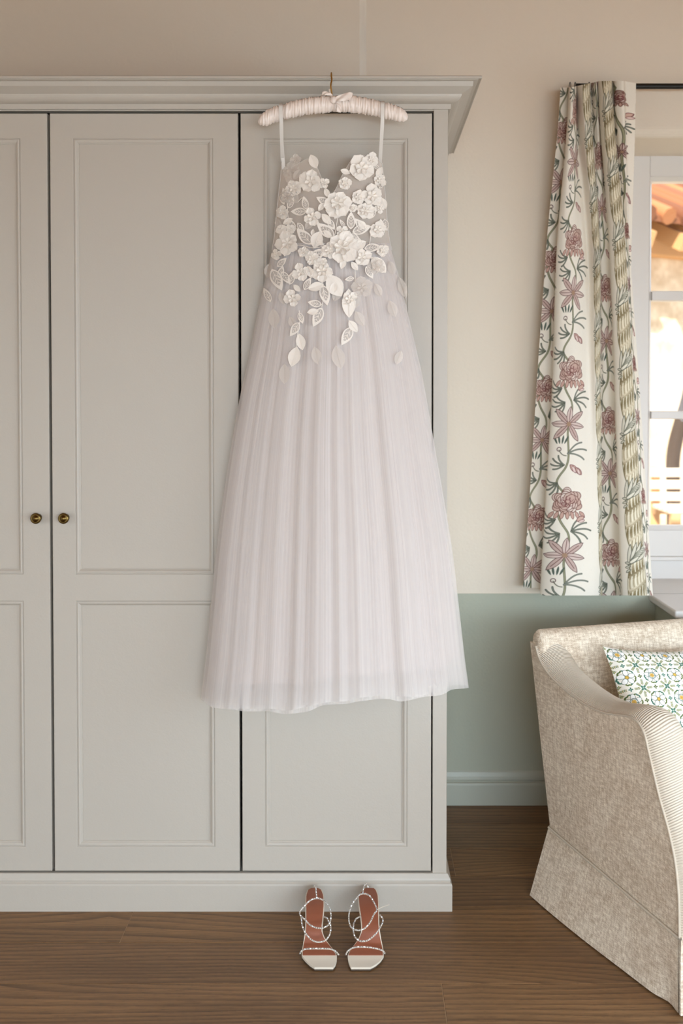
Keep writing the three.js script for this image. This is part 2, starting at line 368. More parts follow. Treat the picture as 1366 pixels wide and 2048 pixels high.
// ---------------------------------------------------------------- wardrobe
const wx = (u) => HX(u, 0, 1000), wy = (v) => HY(v, 0, 480);
const XWR = wx(894.5), XWL = wx(-275) - 0.036;
{
  const W = thing('wardrobe', 'tall pale grey panelled wardrobe with moulded cornice and brass knobs', 'wardrobe', [(XWL + XWR) / 2, 0, -0.3]);
  const zb = ZW + 0.022, yTop = wy(222), yBot = wy(1746), dt = 0.024;
  // carcass: sides, face stiles, back, top and bottom, closed all round
  part('carcass', merge([
    box(XWR - 0.036, XWR, 0, yTop + 0.03, ZW + 0.022, 0, 0.0015), box(XWL, XWL + 0.036, 0, yTop + 0.03, zb, 0, 0.0015),
    box(XWL, XWR, yTop + 0.03, yTop + 0.05, ZW + 0.03, -0.004), box(XWL, XWR, yTop + 0.001, yTop + 0.06, -0.02, -0.002), box(XWL + 0.03, XWR - 0.03, 0.06, yBot - 0.002, ZW + 0.03, -0.002), box(XWL + 0.02, XWR - 0.02, yBot - 0.01, yTop + 0.04, ZW + 0.024, ZW + 0.034),
  ]), M.paint, W);
  function sweep(profile) {
    const q = [];
    const ring = ([d, y]) => [V(XWL - d, y, zb), V(XWL - d, y, d), V(XWR + d, y, d), V(XWR + d, y, ZW + 0.022)];
    for (let i = 0; i < profile.length - 1; i++) { const A = ring(profile[i]), B = ring(profile[i + 1]); for (let k = 0; k < 3; k++) q.push([A[k], A[k + 1], B[k + 1], B[k]]); }
    return tris(q);
  }
  const cy = (v, d) => HY(v, d, 480);
  const cornice = [[-0.012, cy(218, 0)], [0.006, cy(218, 0.006)], [0.007, cy(208, 0.007)], [0.0105, cy(207, 0.01)]];
  for (let k = 0; k <= 8; k++) { const t = k / 8, d = 0.012 + 0.020 * Math.sin(t * Math.PI / 2); cornice.push([d, lerp(cy(206, 0.012), cy(186, 0.032), 1 - Math.cos(t * Math.PI / 2))]); }
  cornice.push([0.029, cy(183.5, 0.03)]);
  for (let k = 0; k <= 8; k++) { const t = k / 8, d = 0.031 + 0.037 * (1 - Math.cos(t * Math.PI / 2)); cornice.push([d, lerp(cy(182, 0.031), cy(159, 0.068), Math.sin(t * Math.PI / 2))]); }
  cornice.push([0.068, cy(157.3, 0.068)], [0.0745, cy(157, 0.0745)], [0.076, cy(155.5, 0.076)], [0.076, cy(152, 0.076)], [0.074, cy(150.5, 0.076)], [0.060, cy(150.5, 0.076)], [0.058, cy(152, 0.076)], [0.056, cy(172, 0.056)], [0.02, cy(195, 0.02)], [-0.02, cy(195, 0.02)]);
  part('cornice', sweep(cornice), M.paint, W);
  const plinth = [[-0.01, cy(1745.5, 0)], [0.001, cy(1745.5, 0)], [0.003, cy(1747.5, 0.003)], [0.008, cy(1757, 0.008)], [0.0095, cy(1761.5, 0.01)], [0.0085, cy(1763.5, 0.01)], [0.0085, cy(1765, 0.01)], [0.0125, cy(1768, 0.012)], [0.0135, cy(1772, 0.013)], [0.0135, 0.0]];
  part('plinth', sweep(plinth), M.paint, W);
  // doors
  const bevelBox = (x0, x1, y0, y1, holes) => {
    const e = 0.0012, s = new THREE.Shape([[x0 + e, y0 + e], [x1 - e, y0 + e], [x1 - e, y1 - e], [x0 + e, y1 - e]].map((q) => new THREE.Vector2(...q)));
    for (const [a, b, c, d] of holes) s.holes.push(new THREE.Path([[a, c], [b, c], [b, d], [a, d]].map((q) => new THREE.Vector2(...q))));
    return boxUV(new THREE.ExtrudeGeometry(s, { depth: dt - 2 * e, bevelEnabled: true, bevelSize: e, bevelThickness: e, bevelSegments: 1 }).translate(0, 0, -dt + e));
  };
  const mould = [[0, -0.0002], [0.0008, -0.0022], [0.0026, -0.0022], [0.0034, -0.0004], [0.006, 0.0002], [0.0088, -0.0008], [0.0112, -0.0030], [0.0126, -0.0046], [0.0142, -0.0048], [0.0144, -0.0068]];
  function doorAt(u0, u1, p0, p1, knobU) {
    const x0 = wx(u0), x1 = wx(u1), y0 = wy(1742), y1 = wy(226.5), a = wx(p0), b = wx(p1);
    const op = [[a, b, wy(1149), wy(276)], [a, b, wy(1694), wy(1201)]];
    const d = part('door', bevelBox(x0, x1, y0, y1, op), M.paint, W);
    for (const [xa, xb, ya, yb] of op) {
      part('door_panel', box(xa - 0.004, xb + 0.004, ya - 0.004, yb + 0.004, -0.02, -0.0068), M.paint, d);
      const q = [], ring = ([k, z]) => [V(xa + k, ya + k, z), V(xb - k, ya + k, z), V(xb - k, yb - k, z), V(xa + k, yb - k, z)];
      for (let i = 0; i < mould.length - 1; i++) { const A = ring(mould[i]), B = ring(mould[i + 1]); for (let k = 0; k < 4; k++) { const j = (k + 1) % 4; q.push([A[k], A[j], B[j], B[k]]); } }
      part('panel_moulding', tris(q), M.paint, d);
    }
    if (knobU) {
      const c = P(knobU, 1037.5, 0.026);
      const prof = [[0.0001, 0], [0.0095, 0], [0.0095, 0.002], [0.006, 0.004], [0.0052, 0.010], [0.0075, 0.014], [0.0125, 0.0165], [0.0138, 0.0195], [0.0132, 0.0225], [0.0108, 0.0242], [0.0092, 0.0236], [0.0082, 0.0236], [0.0068, 0.0250], [0.0045, 0.0268], [0.0018, 0.0278], [0.0001, 0.0280]];
      part('knob', new THREE.LatheGeometry(prof.map((q) => new THREE.Vector2(...q)), 32).rotateX(Math.PI / 2).translate(c.x, c.y, 0), M.brass, d, 'dark brass ringed knob');
    }
  }
  doorAt(-272, 99, -226, 46, 70);
  doorAt(104.5, 477.5, 150, 428.5, 125.5);
  doorAt(483, 863, 528, 815.5, null);
}

// ---------------------------------------------------------------- padded hanger
const ZH = 0.112;
const satin = new THREE.MeshPhysicalMaterial({ color: lin('#e8d9ce'), roughness: 0.38, sheen: 0.4, sheenColor: lin('#ffffff'), sheenRoughness: 0.4 });
const hangY = [[516, 243], [528, 238], [560, 226], [600, 215], [640, 209.5], [668, 208], [700, 208.5], [735, 213], [765, 220], [795, 227.5], [816, 234]];
{
  const H = thing('padded_hanger', 'padded white satin hanger with brass hook on the wardrobe cornice', 'hanger', [P(665, 208, ZH).x, P(665, 208, ZH).y, ZH]);
  const N = 420, K = 28;
  const g = grid(K, N, (a, t) => {
    const u = lerp(516, 816, t), v = pl(hangY, u), end = Math.min(1, Math.sqrt(Math.max(0, 1 - Math.pow(Math.max(0, Math.abs(t - 0.5) * 2 - 0.86) / 0.14, 2))));
    const pinch = 1 - 0.17 * Math.exp(-Math.pow((u - 567) / 4, 2)) - 0.13 * Math.exp(-Math.pow((u - 766) / 4, 2)) - 0.16 * Math.exp(-Math.pow((u - 665) / 5, 2));
    const ph = u * 0.95 + 5 * noise2(u * 0.13, 1.5) + 3.2 * noise2(a * 4.0, u * 0.05 + 3) , wr = (Math.sin(ph) * 0.45 * noise2(u * 0.11, a * 3 + 1) + (noise2(u * 0.42 + a * 2, a * 5 + 7) - 0.5) * 1.5) * 0.0024;
    const r = Math.max(0.0002, end * (0.0188 * (0.88 + 0.12 * Math.sin(Math.PI * t)) * pinch + wr)), th = a * Math.PI * 2;
    const c = P(u, v, ZH);
    return V(c.x, c.y + r * 1.06 * Math.cos(th), c.z + r * 0.9 * Math.sin(th));
  });
  part('padding', g, satin, H);
  const c = (u, v, z) => P(u, v, z);
  part('hook', tube([c(664, 206, ZH), c(664, 190, ZH), c(661.5, 172, ZH - 0.002), c(663.5, 160, 0.098), c(662.5, 150, 0.088), V(P(662.5, 145, 0.08).x, P(662.5, 145, 0.075).y, 0.072), V(P(662.5, 145, 0.08).x, P(662.5, 150, 0.06).y + 0.002, 0.055), V(P(662.5, 145, 0.08).x, P(662.5, 160, 0.05).y, 0.051)], 0.0019, 50, 8), M.gold, H, 'thin brass hook');
  const ribbon = (pts, w0, w1, nrm) => {   // flat ribbon with a little thickness
    const cv = new THREE.CatmullRomCurve3(pts), n = 24;
    const mk = (off) => grid(4, n, (a, t) => { const p = cv.getPoint(t), tg = cv.getTangent(t), s = tg.clone().cross(nrm).normalize(), w = lerp(w0, w1, t); return p.addScaledVector(s, (a - 0.5) * w).addScaledVector(nrm, off + 0.0015 * Math.sin(a * 7 + t * 9)); });
    return merge([mk(0), mk(0.0006)]);
  };
  const n = V(0, 0.15, 1).normalize();
  part('bow', merge([
    ribbon([c(664, 192, ZH + 0.014), c(655, 187, ZH + 0.018), c(644, 188, ZH + 0.012)], 0.006, 0.011, n), ribbon([c(664, 192, ZH + 0.012), c(660, 186, ZH + 0.012), c(659, 178, ZH + 0.008)], 0.004, 0.004, n),
    ribbon([c(668, 200, ZH + 0.018), c(682, 196, ZH + 0.024), c(697, 193, ZH + 0.02), c(704, 197, ZH + 0.012)], 0.010, 0.026, n),
    ribbon([c(674, 204, ZH + 0.020), c(678, 212, ZH + 0.022), c(678, 224, ZH + 0.018)], 0.008, 0.012, n),
    new THREE.SphereGeometry(0.008, 14, 10).scale(1, 1.2, 0.8).translate(...c(667, 200, ZH + 0.017).toArray()),
  ]), satin, H, 'white satin ribbon bow');
}

// ---------------------------------------------------------------- wedding dress
const eL = [[316, 564], [345, 562], [400, 556], [450, 551], [490, 546], [540, 535], [600, 520], [700, 500], [800, 478], [950, 452], [1100, 432], [1220, 420], [1320, 410], [1400, 400], [1430, 397]];
const eR = [[316, 763], [345, 766], [400, 771], [450, 775], [490, 781], [560, 800], [650, 822], [750, 845], [880, 868], [1000, 889], [1100, 905], [1230, 920], [1320, 930], [1372, 937], [1430, 943]];
const hem = [[0, 1396], [0.05, 1414], [0.15, 1420], [0.27, 1421], [0.38, 1419], [0.46, 1411], [0.56, 1402], [0.66, 1397], [0.78, 1396], [0.86, 1388], [0.91, 1382], [0.94, 1374], [1, 1372]];
const neck = [[0, 340], [0.08, 336], [0.18, 326], [0.25, 318], [0.32, 322], [0.41, 362], [0.465, 390], [0.52, 384], [0.6, 350], [0.72, 316], [0.85, 311], [0.95, 318], [1, 326]];
const ZB = 0.032;
const bodyZ = (s) => ZB + 0.072 * Math.pow(Math.max(0, Math.sin(Math.PI * clamp(s, 0, 1))), 0.62);
const skirtZ = (s, v) => ZB + lerp(0.072, 0.15, Math.pow(v, 0.8)) * Math.pow(Math.max(0, Math.sin(Math.PI * clamp(s, 0, 1))), lerp(0.62, 0.5, v));
function folds(s, v, seed, fine) {
  const q = s + 0.012 * (noise2(v * 1.6 + seed, s * 5) - 0.5);
  const ridge = (x) => 1 - Math.abs(noise2(x, seed * 3.1) * 2 - 1);
  const big = noise2(q * 8.5 + seed * 13.1, v * 0.5 + seed) - 0.5, mid = (noise2(q * 30 + seed * 5.3, v * 0.3 + seed) - 0.5) * 1.5 + (ridge(q * 13 + seed * 2.1) - 0.5) * 0.35, small = noise2(q * 72 + seed * 7.7, v * 0.6) - 0.5;
  return big * lerp(0.004, 0.034, Math.pow(v, 0.8)) + mid * lerp(0.003, 0.009, v) * fine + small * lerp(0.0018, 0.0022, v) * fine;
}
// tulle streaks: gathered threads run down the skirt, denser where the cloth is gathered
const tulleA = dataTex(1024, 64, (x, y) => {
  const u = x / 1024, v = y / 64;
  return 0.62 + 0.12 * (noise2(u * 190 + noise2(u * 30, v * 2) * 1.5, v * 1.2 + 3) - 0.5) + 0.15 * (noise2(u * 40 + 9, v * 1.1) - 0.5) + 0.09 * (noise2(u * 420, 5.5) - 0.5);
}, false);
const tulleB = dataTex(1024, 64, (x, y) => {
  const u = x / 1024, v = y / 64;
  return 0.6 + 0.15 * (noise2(u * 130 + 77, v * 1.6 + 13) - 0.5) + 0.17 * (noise2(u * 27 + 19, v * 1.3) - 0.5) + 0.1 * (noise2(u * 500 + 3, 8.5) - 0.5);
}, false);
const tulle = (alpha, color, op) => new THREE.MeshPhysicalMaterial({ color: lin(color), roughness: 0.9, transparent: true, opacity: op, alphaMap: alpha, side: THREE.DoubleSide, transmission: 0.18, thickness: 0 });
M.tulle1 = tulle(tulleA, '#eae1dc', 0.76);
M.tulle2 = tulle(tulleB, '#eae2de', 0.7);
M.lining = std({ color: lin('#e6d6cc'), roughness: 0.75, side: THREE.DoubleSide });
M.nude = new THREE.MeshPhysicalMaterial({ color: lin('#e4d6ca'), roughness: 0.9, transparent: true, opacity: 0.45, side: THREE.DoubleSide });
M.lace = new THREE.MeshPhysicalMaterial({ color: lin('#ebe2d8'), roughness: 0.75, side: THREE.DoubleSide });
M.laceSheer = new THREE.MeshPhysicalMaterial({ color: lin('#e7dcd2'), roughness: 0.8, transparent: true, opacity: 0.5, side: THREE.DoubleSide });
M.strap = std({ color: lin('#d8d1c9'), roughness: 0.6, side: THREE.DoubleSide });
{
  const c0 = P(665, 500, 0.06);
  const D = thing('wedding_dress', 'white tulle wedding dress with floral lace bodice and thin straps', 'dress', [c0.x, P(665, 1420, 0.1).y, 0.06]);
  const wxs = (s, y) => lerp(pl(eL, y), pl(eR, y), s);
  function skirtLayer(name, mat, seed, { inset = 0, dz = 0, lift = 0, fine = 1, nu = 300, nv = 46, dh = 0, label } = {}) {
    const g = grid(nu, nv, (a, v) => {
      const s = lerp(inset, 1 - inset, a), hy = pl(hem, s) + dh + 9 * (noise2(s * 14 + seed * 5, 2.2) - 0.5), y = lerp(486, hy, v);
      let z = Math.max(0.012 + lift, skirtZ(s, v) + dz * lerp(0.35, 1, Math.min(1, v * 1.6)) + folds(s, v, seed, fine) * Math.min(1, Math.min(a, 1 - a) * 12 + 0.15));
      const curl = v > 0.985 ? (v - 0.985) / 0.015 * 0.004 : 0;
      return P(wxs(s, y) + 2.2 * v * Math.sin(s * 40 + seed * 3), y, z - curl);
    }, (a, v) => [a + seed * 0.37, v]);
    part(name, g, mat, D, label);
  }
  // back of the skirt, against the doors
  const backG = grid(60, 20, (a, v) => { const y = lerp(486, pl(hem, a) - 54, v); return P(wxs(lerp(0.02, 0.98, a), y), y, 0.017 + 0.006 * v * Math.sin(a * 50) * Math.min(1, Math.min(a, 1 - a) * 10) + 0.003); });
  part('skirt_back', backG, M.lining, D);
  skirtLayer('skirt_lining', M.lining, 1.3, { inset: 0.045, dz: -0.032, fine: 0.4, nu: 160, dh: -52, label: 'blush satin lining' });
  skirtLayer('tulle_layer', M.tulle2, 4.7, { inset: 0.012, dz: -0.012, fine: 1, dh: -12 });
  skirtLayer('tulle_layer', M.tulle1, 8.1, { inset: 0.004, dz: -0.004, fine: 1.1, dh: 3 });
  skirtLayer('tulle_layer', M.tulle2, 2.9, { inset: 0, dz: 0.004, fine: 1.3, dh: -3 });
  // bodice
  const front = grid(60, 24, (s, v) => { const y = lerp(pl(neck, s), 490, v); return P(wxs(s, y), y, bodyZ(s)); });
  part('bodice', front, M.nude, D, 'sheer blush bodice mesh with sweetheart neckline');
  const bneck = [[0, 322], [0.15, 352], [0.5, 395], [0.85, 352], [1, 326]];
  part('bodice_back', grid(40, 12, (s, v) => { const y = lerp(pl(bneck, s), 492, v); return P(wxs(s, y), y, ZB - 0.012 * Math.sin(Math.PI * s)); }), M.nude, D);
  part('neckline_edge', tube(Array.from({ length: 41 }, (_, i) => { const s = i / 40, y = pl(neck, s); return P(wxs(s, y), y, bodyZ(s) + 0.0006); }), 0.0006, 120, 5), M.strap, D);
  for (const [e, k] of [[eL, 0], [eR, 1]]) part('side_seam', tube(Array.from({ length: 16 }, (_, i) => { const y = lerp(326, 500, i / 15); return P(pl(e, y), y, ZB); }), 0.0012, 30, 5), M.strap, D);
  // shoulder straps, looped over the hanger
  const strap = (u0, v0, u1, v1, s) => {
    const yc = pl(hangY, u0), cc = P(u0, yc, ZH), r = 0.0205, w = 0.0042;
    const pts = [P(u1, v1, bodyZ(s) + 0.001), P(lerp(u1, u0, 0.5), lerp(v1, v0, 0.5), lerp(bodyZ(s), ZH + r, 0.6)), P(u0, yc + 16, ZH + 0.0175)];
    for (let k = 1; k < 8; k++) { const t = k / 8 * Math.PI; pts.push(V(cc.x, cc.y + r * Math.sin(t) * 1.0, cc.z + r * 0.93 * Math.cos(t))); }
    pts.push(P(u0, yc + 20, ZH - 0.018), P(lerp(u1, u0, 0.5), lerp(v1, v0, 0.5), 0.06), P(u1 + (s < 0.5 ? 4 : -4), 352, ZB - 0.002));
    const cv = new THREE.CatmullRomCurve3(pts, false, 'centripetal');
    const mk = (o) => grid(2, 70, (a, t) => { const p = cv.getPoint(t), n = cv.getTangent(t).cross(V(1, 0, 0)).normalize(); return V(p.x + (a - 0.5) * 2 * w, p.y, p.z).addScaledVector(n, o); });
    part('shoulder_strap', merge([mk(0), mk(0.0009)]), M.strap, D);
  };
  strap(562.5, 236, 564.5, 324, 0.0); strap(765, 236, 760.5, 326, 0.99);
  // lace: every flower and leaf is a piece of its own
  const zAt = (u, y) => { y = Math.max(y, 300); const s = (u - pl(eL, y)) / (pl(eR, y) - pl(eL, y)); const k = clamp((y - 455) / 60, 0, 1); return (y < 486 ? bodyZ(s) : skirtZ(s, (y - 486) / (pl(hem, s) - 486))) + lerp(0.003, 0.0105, k * k * (3 - 2 * k)); };
  const SC = 812;   // pixels in a metre at the dress
  function lay(g, u0, v0, off) {   // lays a flat lace piece (x right, y up, z out, metres) on the cloth
    const p = g.attributes.position;
    for (let i = 0; i < p.count; i++) { const u = u0 + p.getX(i) * SC, v = v0 - p.getY(i) * SC, q = P(u, v, zAt(u, v) + p.getZ(i) + off); p.setXYZ(i, q.x, q.y, q.z); }
    g.computeVertexNormals();
    return g;
  }
  const pxm = 1 / 800;
  const Z = (x, y) => [500 + x / 3.794, 290 + y / 3.794];
  function petalG(L, Wd, cup) {   // a petal from the centre outwards along +x
    return grid(6, 7, (a, t) => { const k0 = clamp(t / 0.62, 0, 1), w = Wd * (t < 0.62 ? lerp(0.22, 1, k0 * k0 * (3 - 2 * k0)) : Math.sqrt(Math.max(0.03, 1 - Math.pow((t - 0.62) / 0.385, 2)))), y = (a - 0.5) * 2 * w; return V(L * (t + 0.06 * Math.sin(a * Math.PI) * t * t), y, cup * (t * t * 0.5 + Math.pow((a - 0.5) * 2, 2) * 0.5 * Math.sin(Math.PI * t)) + 0.0008 * Math.sin(a * 12 + t * 5) * t); });
  }
  function flower(x, y, r, n = 5, rot = 0, sheer = false, back = false) {
    const [u, v] = Z(x, y), R = r * 0.88 / 3.794 * pxm, gs = [];
    for (let k = 0; k < n; k++) {
      const a = rot + k / n * Math.PI * 2 + rr(-0.15, 0.15), L = R * rr(0.85, 1.1);
      gs.push(petalG(L, L * rr(0.44, 0.56), R * rr(0.14, 0.3)).rotateX(rr(-0.1, 0.1)).rotateZ(a).translate(0, 0, (k % 2) * 0.0006));
    }
    for (let k = 0; k < n; k++) { const a = rot + (k + 0.5) / n * Math.PI * 2, L = R * 0.5; gs.push(petalG(L, L * 0.42, R * 0.4).rotateZ(a).translate(0, 0, 0.0022)); }
    for (let k = 0; k < 6; k++) { const a = k / 6 * 6.28 + rot; gs.push(new THREE.SphereGeometry(0.0011, 6, 4).translate(Math.cos(a) * R * 0.14, Math.sin(a) * R * 0.14, 0.0035)); }
    part('lace_flower', lay(merge(gs), u, v, back ? -0.0045 : 0.0008), sheer ? M.laceSheer : M.lace, D);
  }
  const leafShape = (L, w, k) => { const s = new THREE.Shape(); s.moveTo(k, 0); s.bezierCurveTo(L * 0.25, w * 1.25, L * 0.65, w * 1.1, L - k, 0); s.bezierCurveTo(L * 0.6, -w * 1.1, L * 0.22, -w * 1.2, k, 0); return s; };
  function leaf(x0, y0, x1, y1, kind = 'line', wk = 0.28) {
    const [u0, v0] = Z(x0, y0), [u1, v1] = Z(x1, y1), um = (u0 + u1) / 2, vm = (v0 + v1) / 2;
    const L = Math.hypot(u1 - u0, v1 - v0) * pxm * 1.04, ang = Math.atan2(-(v1 - v0), u1 - u0), w = L * wk, gs = [];
    const ex = (s, d) => new THREE.ExtrudeGeometry(s, { depth: d, bevelEnabled: false, curveSegments: 8 });
    if (kind === 'line') {
      const s = leafShape(L, w, 0), h = leafShape(L * 0.87, w * 0.74, L * 0.09); s.holes.push(h);
      gs.push(ex(s, 0.0012));
      gs.push(ex(new THREE.Shape([[0.04 * L, -0.0005], [L * 0.86, -0.0003], [L * 0.86, 0.0003], [0.04 * L, 0.0005]].map((q) => new THREE.Vector2(...q))), 0.0012));
      for (const t of [0.25, 0.42, 0.58]) for (const q of [-1, 1]) gs.push(ex(new THREE.Shape([[t * L, 0], [(t + 0.16) * L, q * w * 0.5], [(t + 0.19) * L, q * w * 0.46], [(t + 0.035) * L, 0]].map((z) => new THREE.Vector2(...z))), 0.0009));
    } else {
      gs.push(grid(6, 8, (a, t) => { const ww = w * Math.pow(Math.sin(Math.PI * clamp(t, 0.001, 0.999)), 0.8); return V(L * t, (a - 0.5) * 2 * ww, 0.0006 + 0.0022 * Math.pow((a - 0.5) * 2, 2) * Math.sin(Math.PI * t) + (Math.abs(a - 0.5) < 0.01 ? -0.0008 : 0)); }));
      gs.push(ex(new THREE.Shape([[0, -0.0006], [L * 0.95, 0], [0, 0.0006]].map((q) => new THREE.Vector2(...q))), 0.0016));
    }
    const off = kind === 'faint' && vm > 490 ? -0.004 : 0.0006;
    part('lace_leaf', lay(merge(gs).rotateZ(ang), u0, v0, off), kind === 'faint' ? M.laceSheer : M.lace, D);
    if (kind === 'line') {
      const g2 = lay(new THREE.ShapeGeometry(leafShape(L * 0.96, w * 0.9, L * 0.02), 6).rotateZ(ang), u0, v0, off - 0.0002);
      part('lace_leaf_mesh', g2, M.laceSheer, D);
    }
  }
  const stem = (...q) => { const pts = []; for (let i = 0; i < q.length; i += 2) { const [u, v] = Z(q[i], q[i + 1]); pts.push(P(u, v, zAt(u, v) + 0.0006)); } part('lace_stem', tube(pts, 0.0011, 24, 5), M.lace, D); };
  const FL = [[460, 275, 100, 5, 0.3], [665, 440, 118, 6, 0.1], [850, 175, 112, 5, 0.9], [722, 292, 58, 5, 0.2], [930, 385, 95, 5, 0.5], [825, 395, 62, 5, 0], [875, 500, 80, 6, 0.3], [470, 545, 82, 4, 0.4], [243, 512, 58, 5, 0.1], [700, 775, 135, 6, 0.25], [282, 745, 98, 5, 0.7], [972, 640, 74, 5, 0.2], [700, 655, 52, 4, 0.8], [385, 965, 74, 4, 0.3], [545, 955, 92, 5, 1.1], [320, 1165, 80, 4, 0.2], [755, 1170, 74, 4, 0.6], [850, 850, 82, 5, 0.4], [560, 290, 48, 4, 0.5], [410, 810, 50, 5, 0.3], [985, 270, 55, 4, 0.9], [925, 110, 60, 5, 0.2], [1010, 800, 52, 5, 0.8], [200, 830, 48, 4, 0.2], [545, 905, 58, 5, 0.9], [985, 480, 48, 4, 0.1], [330, 330, 70, 5, 0.7], [600, 800, 70, 5, 0.1], [470, 860, 60, 5, 0.5], [780, 480, 40, 5, 0.2], [300, 640, 46, 5, 0.6]];
  for (const f of FL) flower(...f);
  for (const f of [[310, 195, 78, 5, 0.4], [350, 110, 52, 4, 0.2]]) flower(...f, true, true);
  for (const f of [[850, 1080, 85, 5, 0.4], [960, 920, 80, 5, 0.7], [280, 390, 66, 5, 0.2]]) flower(...f, true);
  const LV = [[505, 178, 462, 78, 'full', 0.32], [430, 505, 314, 505], [430, 492, 408, 392], [368, 440, 268, 325, 'faint'], [340, 655, 292, 560], [472, 755, 360, 638], [482, 780, 528, 662, 'full', 0.36], [640, 702, 513, 598], [614, 600, 548, 526, 'full'], [765, 640, 768, 512], [775, 662, 912, 618], [760, 675, 832, 722], [722, 628, 682, 566, 'line', 0.2], [608, 450, 508, 398], [760, 215, 690, 190, 'full'], [940, 150, 988, 190], [1000, 690, 992, 566], [866, 785, 990, 772], [192, 660, 278, 622, 'full', 0.36], [440, 890, 566, 790], [770, 795, 876, 735, 'full', 0.3], [165, 940, 238, 1096], [206, 925, 274, 860], [158, 1190, 106, 1088, 'line', 0.24], [176, 1240, 186, 1384, 'faint'], [560, 1055, 448, 1092, 'full'], [590, 985, 690, 1140, 'full', 0.34], [550, 1060, 585, 1210], [545, 1212, 442, 1192], [522, 1258, 438, 1270, 'full'], [548, 1232, 482, 1372], [376, 1345, 306, 1446], [370, 1430, 398, 1550, 'full'], [358, 1530, 316, 1674, 'full', 0.3], [372, 1270, 400, 1352], [790, 1010, 722, 1022], [750, 1330, 812, 1416, 'full'], [775, 1380, 698, 1512], [748, 1090, 752, 1300, 'full', 0.24], [950, 1050, 992, 1146, 'faint'], [650, 1520, 690, 1690, 'faint'], [262, 1660, 262, 1806, 'faint'], [1130, 1000, 1182, 1156, 'faint', 0.2], [1150, 1560, 1110, 1660, 'faint'], [488, 1530, 520, 1660, 'faint'], [920, 850, 1026, 962, 'full', 0.3], [240, 960, 300, 1050], [300, 1060, 330, 960], [470, 1010, 440, 920, 'full'], [640, 560, 700, 470, 'full'], [690, 940, 720, 860, 'full'], [800, 1260, 860, 1370, 'faint'], [1060, 1180, 1100, 1300, 'faint'], [600, 400, 570, 330, 'full'], [230, 640, 200, 560, 'faint'], [1020, 560, 1040, 650], [560, 760, 500, 720, 'full'], [960, 250, 1000, 170, 'full'], [470, 690, 480, 640, 'full'], [1000, 400, 1030, 480, 'full'], [300, 430, 250, 330], [330, 300, 270, 240, 'faint'], [290, 480, 330, 400], [520, 500, 560, 440, 'full'], [590, 560, 640, 640], [820, 570, 880, 640, 'full'], [860, 640, 800, 560], [910, 560, 950, 470], [360, 590, 410, 660], [250, 600, 320, 560, 'full'], [420, 640, 480, 560, 'faint'], [620, 700, 560, 650, 'full'], [330, 260, 380, 190, 'faint'], [980, 330, 1020, 260], [230, 380, 260, 450], [800, 700, 850, 760], [220, 1010, 250, 920], [410, 1100, 460, 1010], [820, 950, 770, 890, 'full'], [880, 920, 930, 1010], [260, 1210, 230, 1120, 'faint'], [620, 1130, 650, 1040, 'full'], [690, 1060, 640, 1180, 'faint'], [330, 1060, 380, 1110, 'full'], [300, 1300, 340, 1390, 'faint'], [820, 1130, 790, 1240, 'faint'], [1060, 880, 1090, 980, 'faint'], [130, 1010, 150, 900, 'faint']];
  for (const l of LV) leaf(...l);
  stem(640, 702, 652, 630, 664, 556); stem(765, 660, 745, 700, 740, 745); stem(372, 1255, 378, 1340, 360, 1440, 352, 1535); stem(292, 570, 286, 520, 282, 440); stem(796, 930, 798, 1000, 796, 1085); stem(480, 570, 520, 590, 545, 620); stem(300, 770, 380, 760, 470, 780, 560, 770); stem(545, 1040, 560, 1130, 545, 1230); stem(430, 430, 400, 400, 365, 430); stem(920, 640, 915, 700, 905, 760);
}

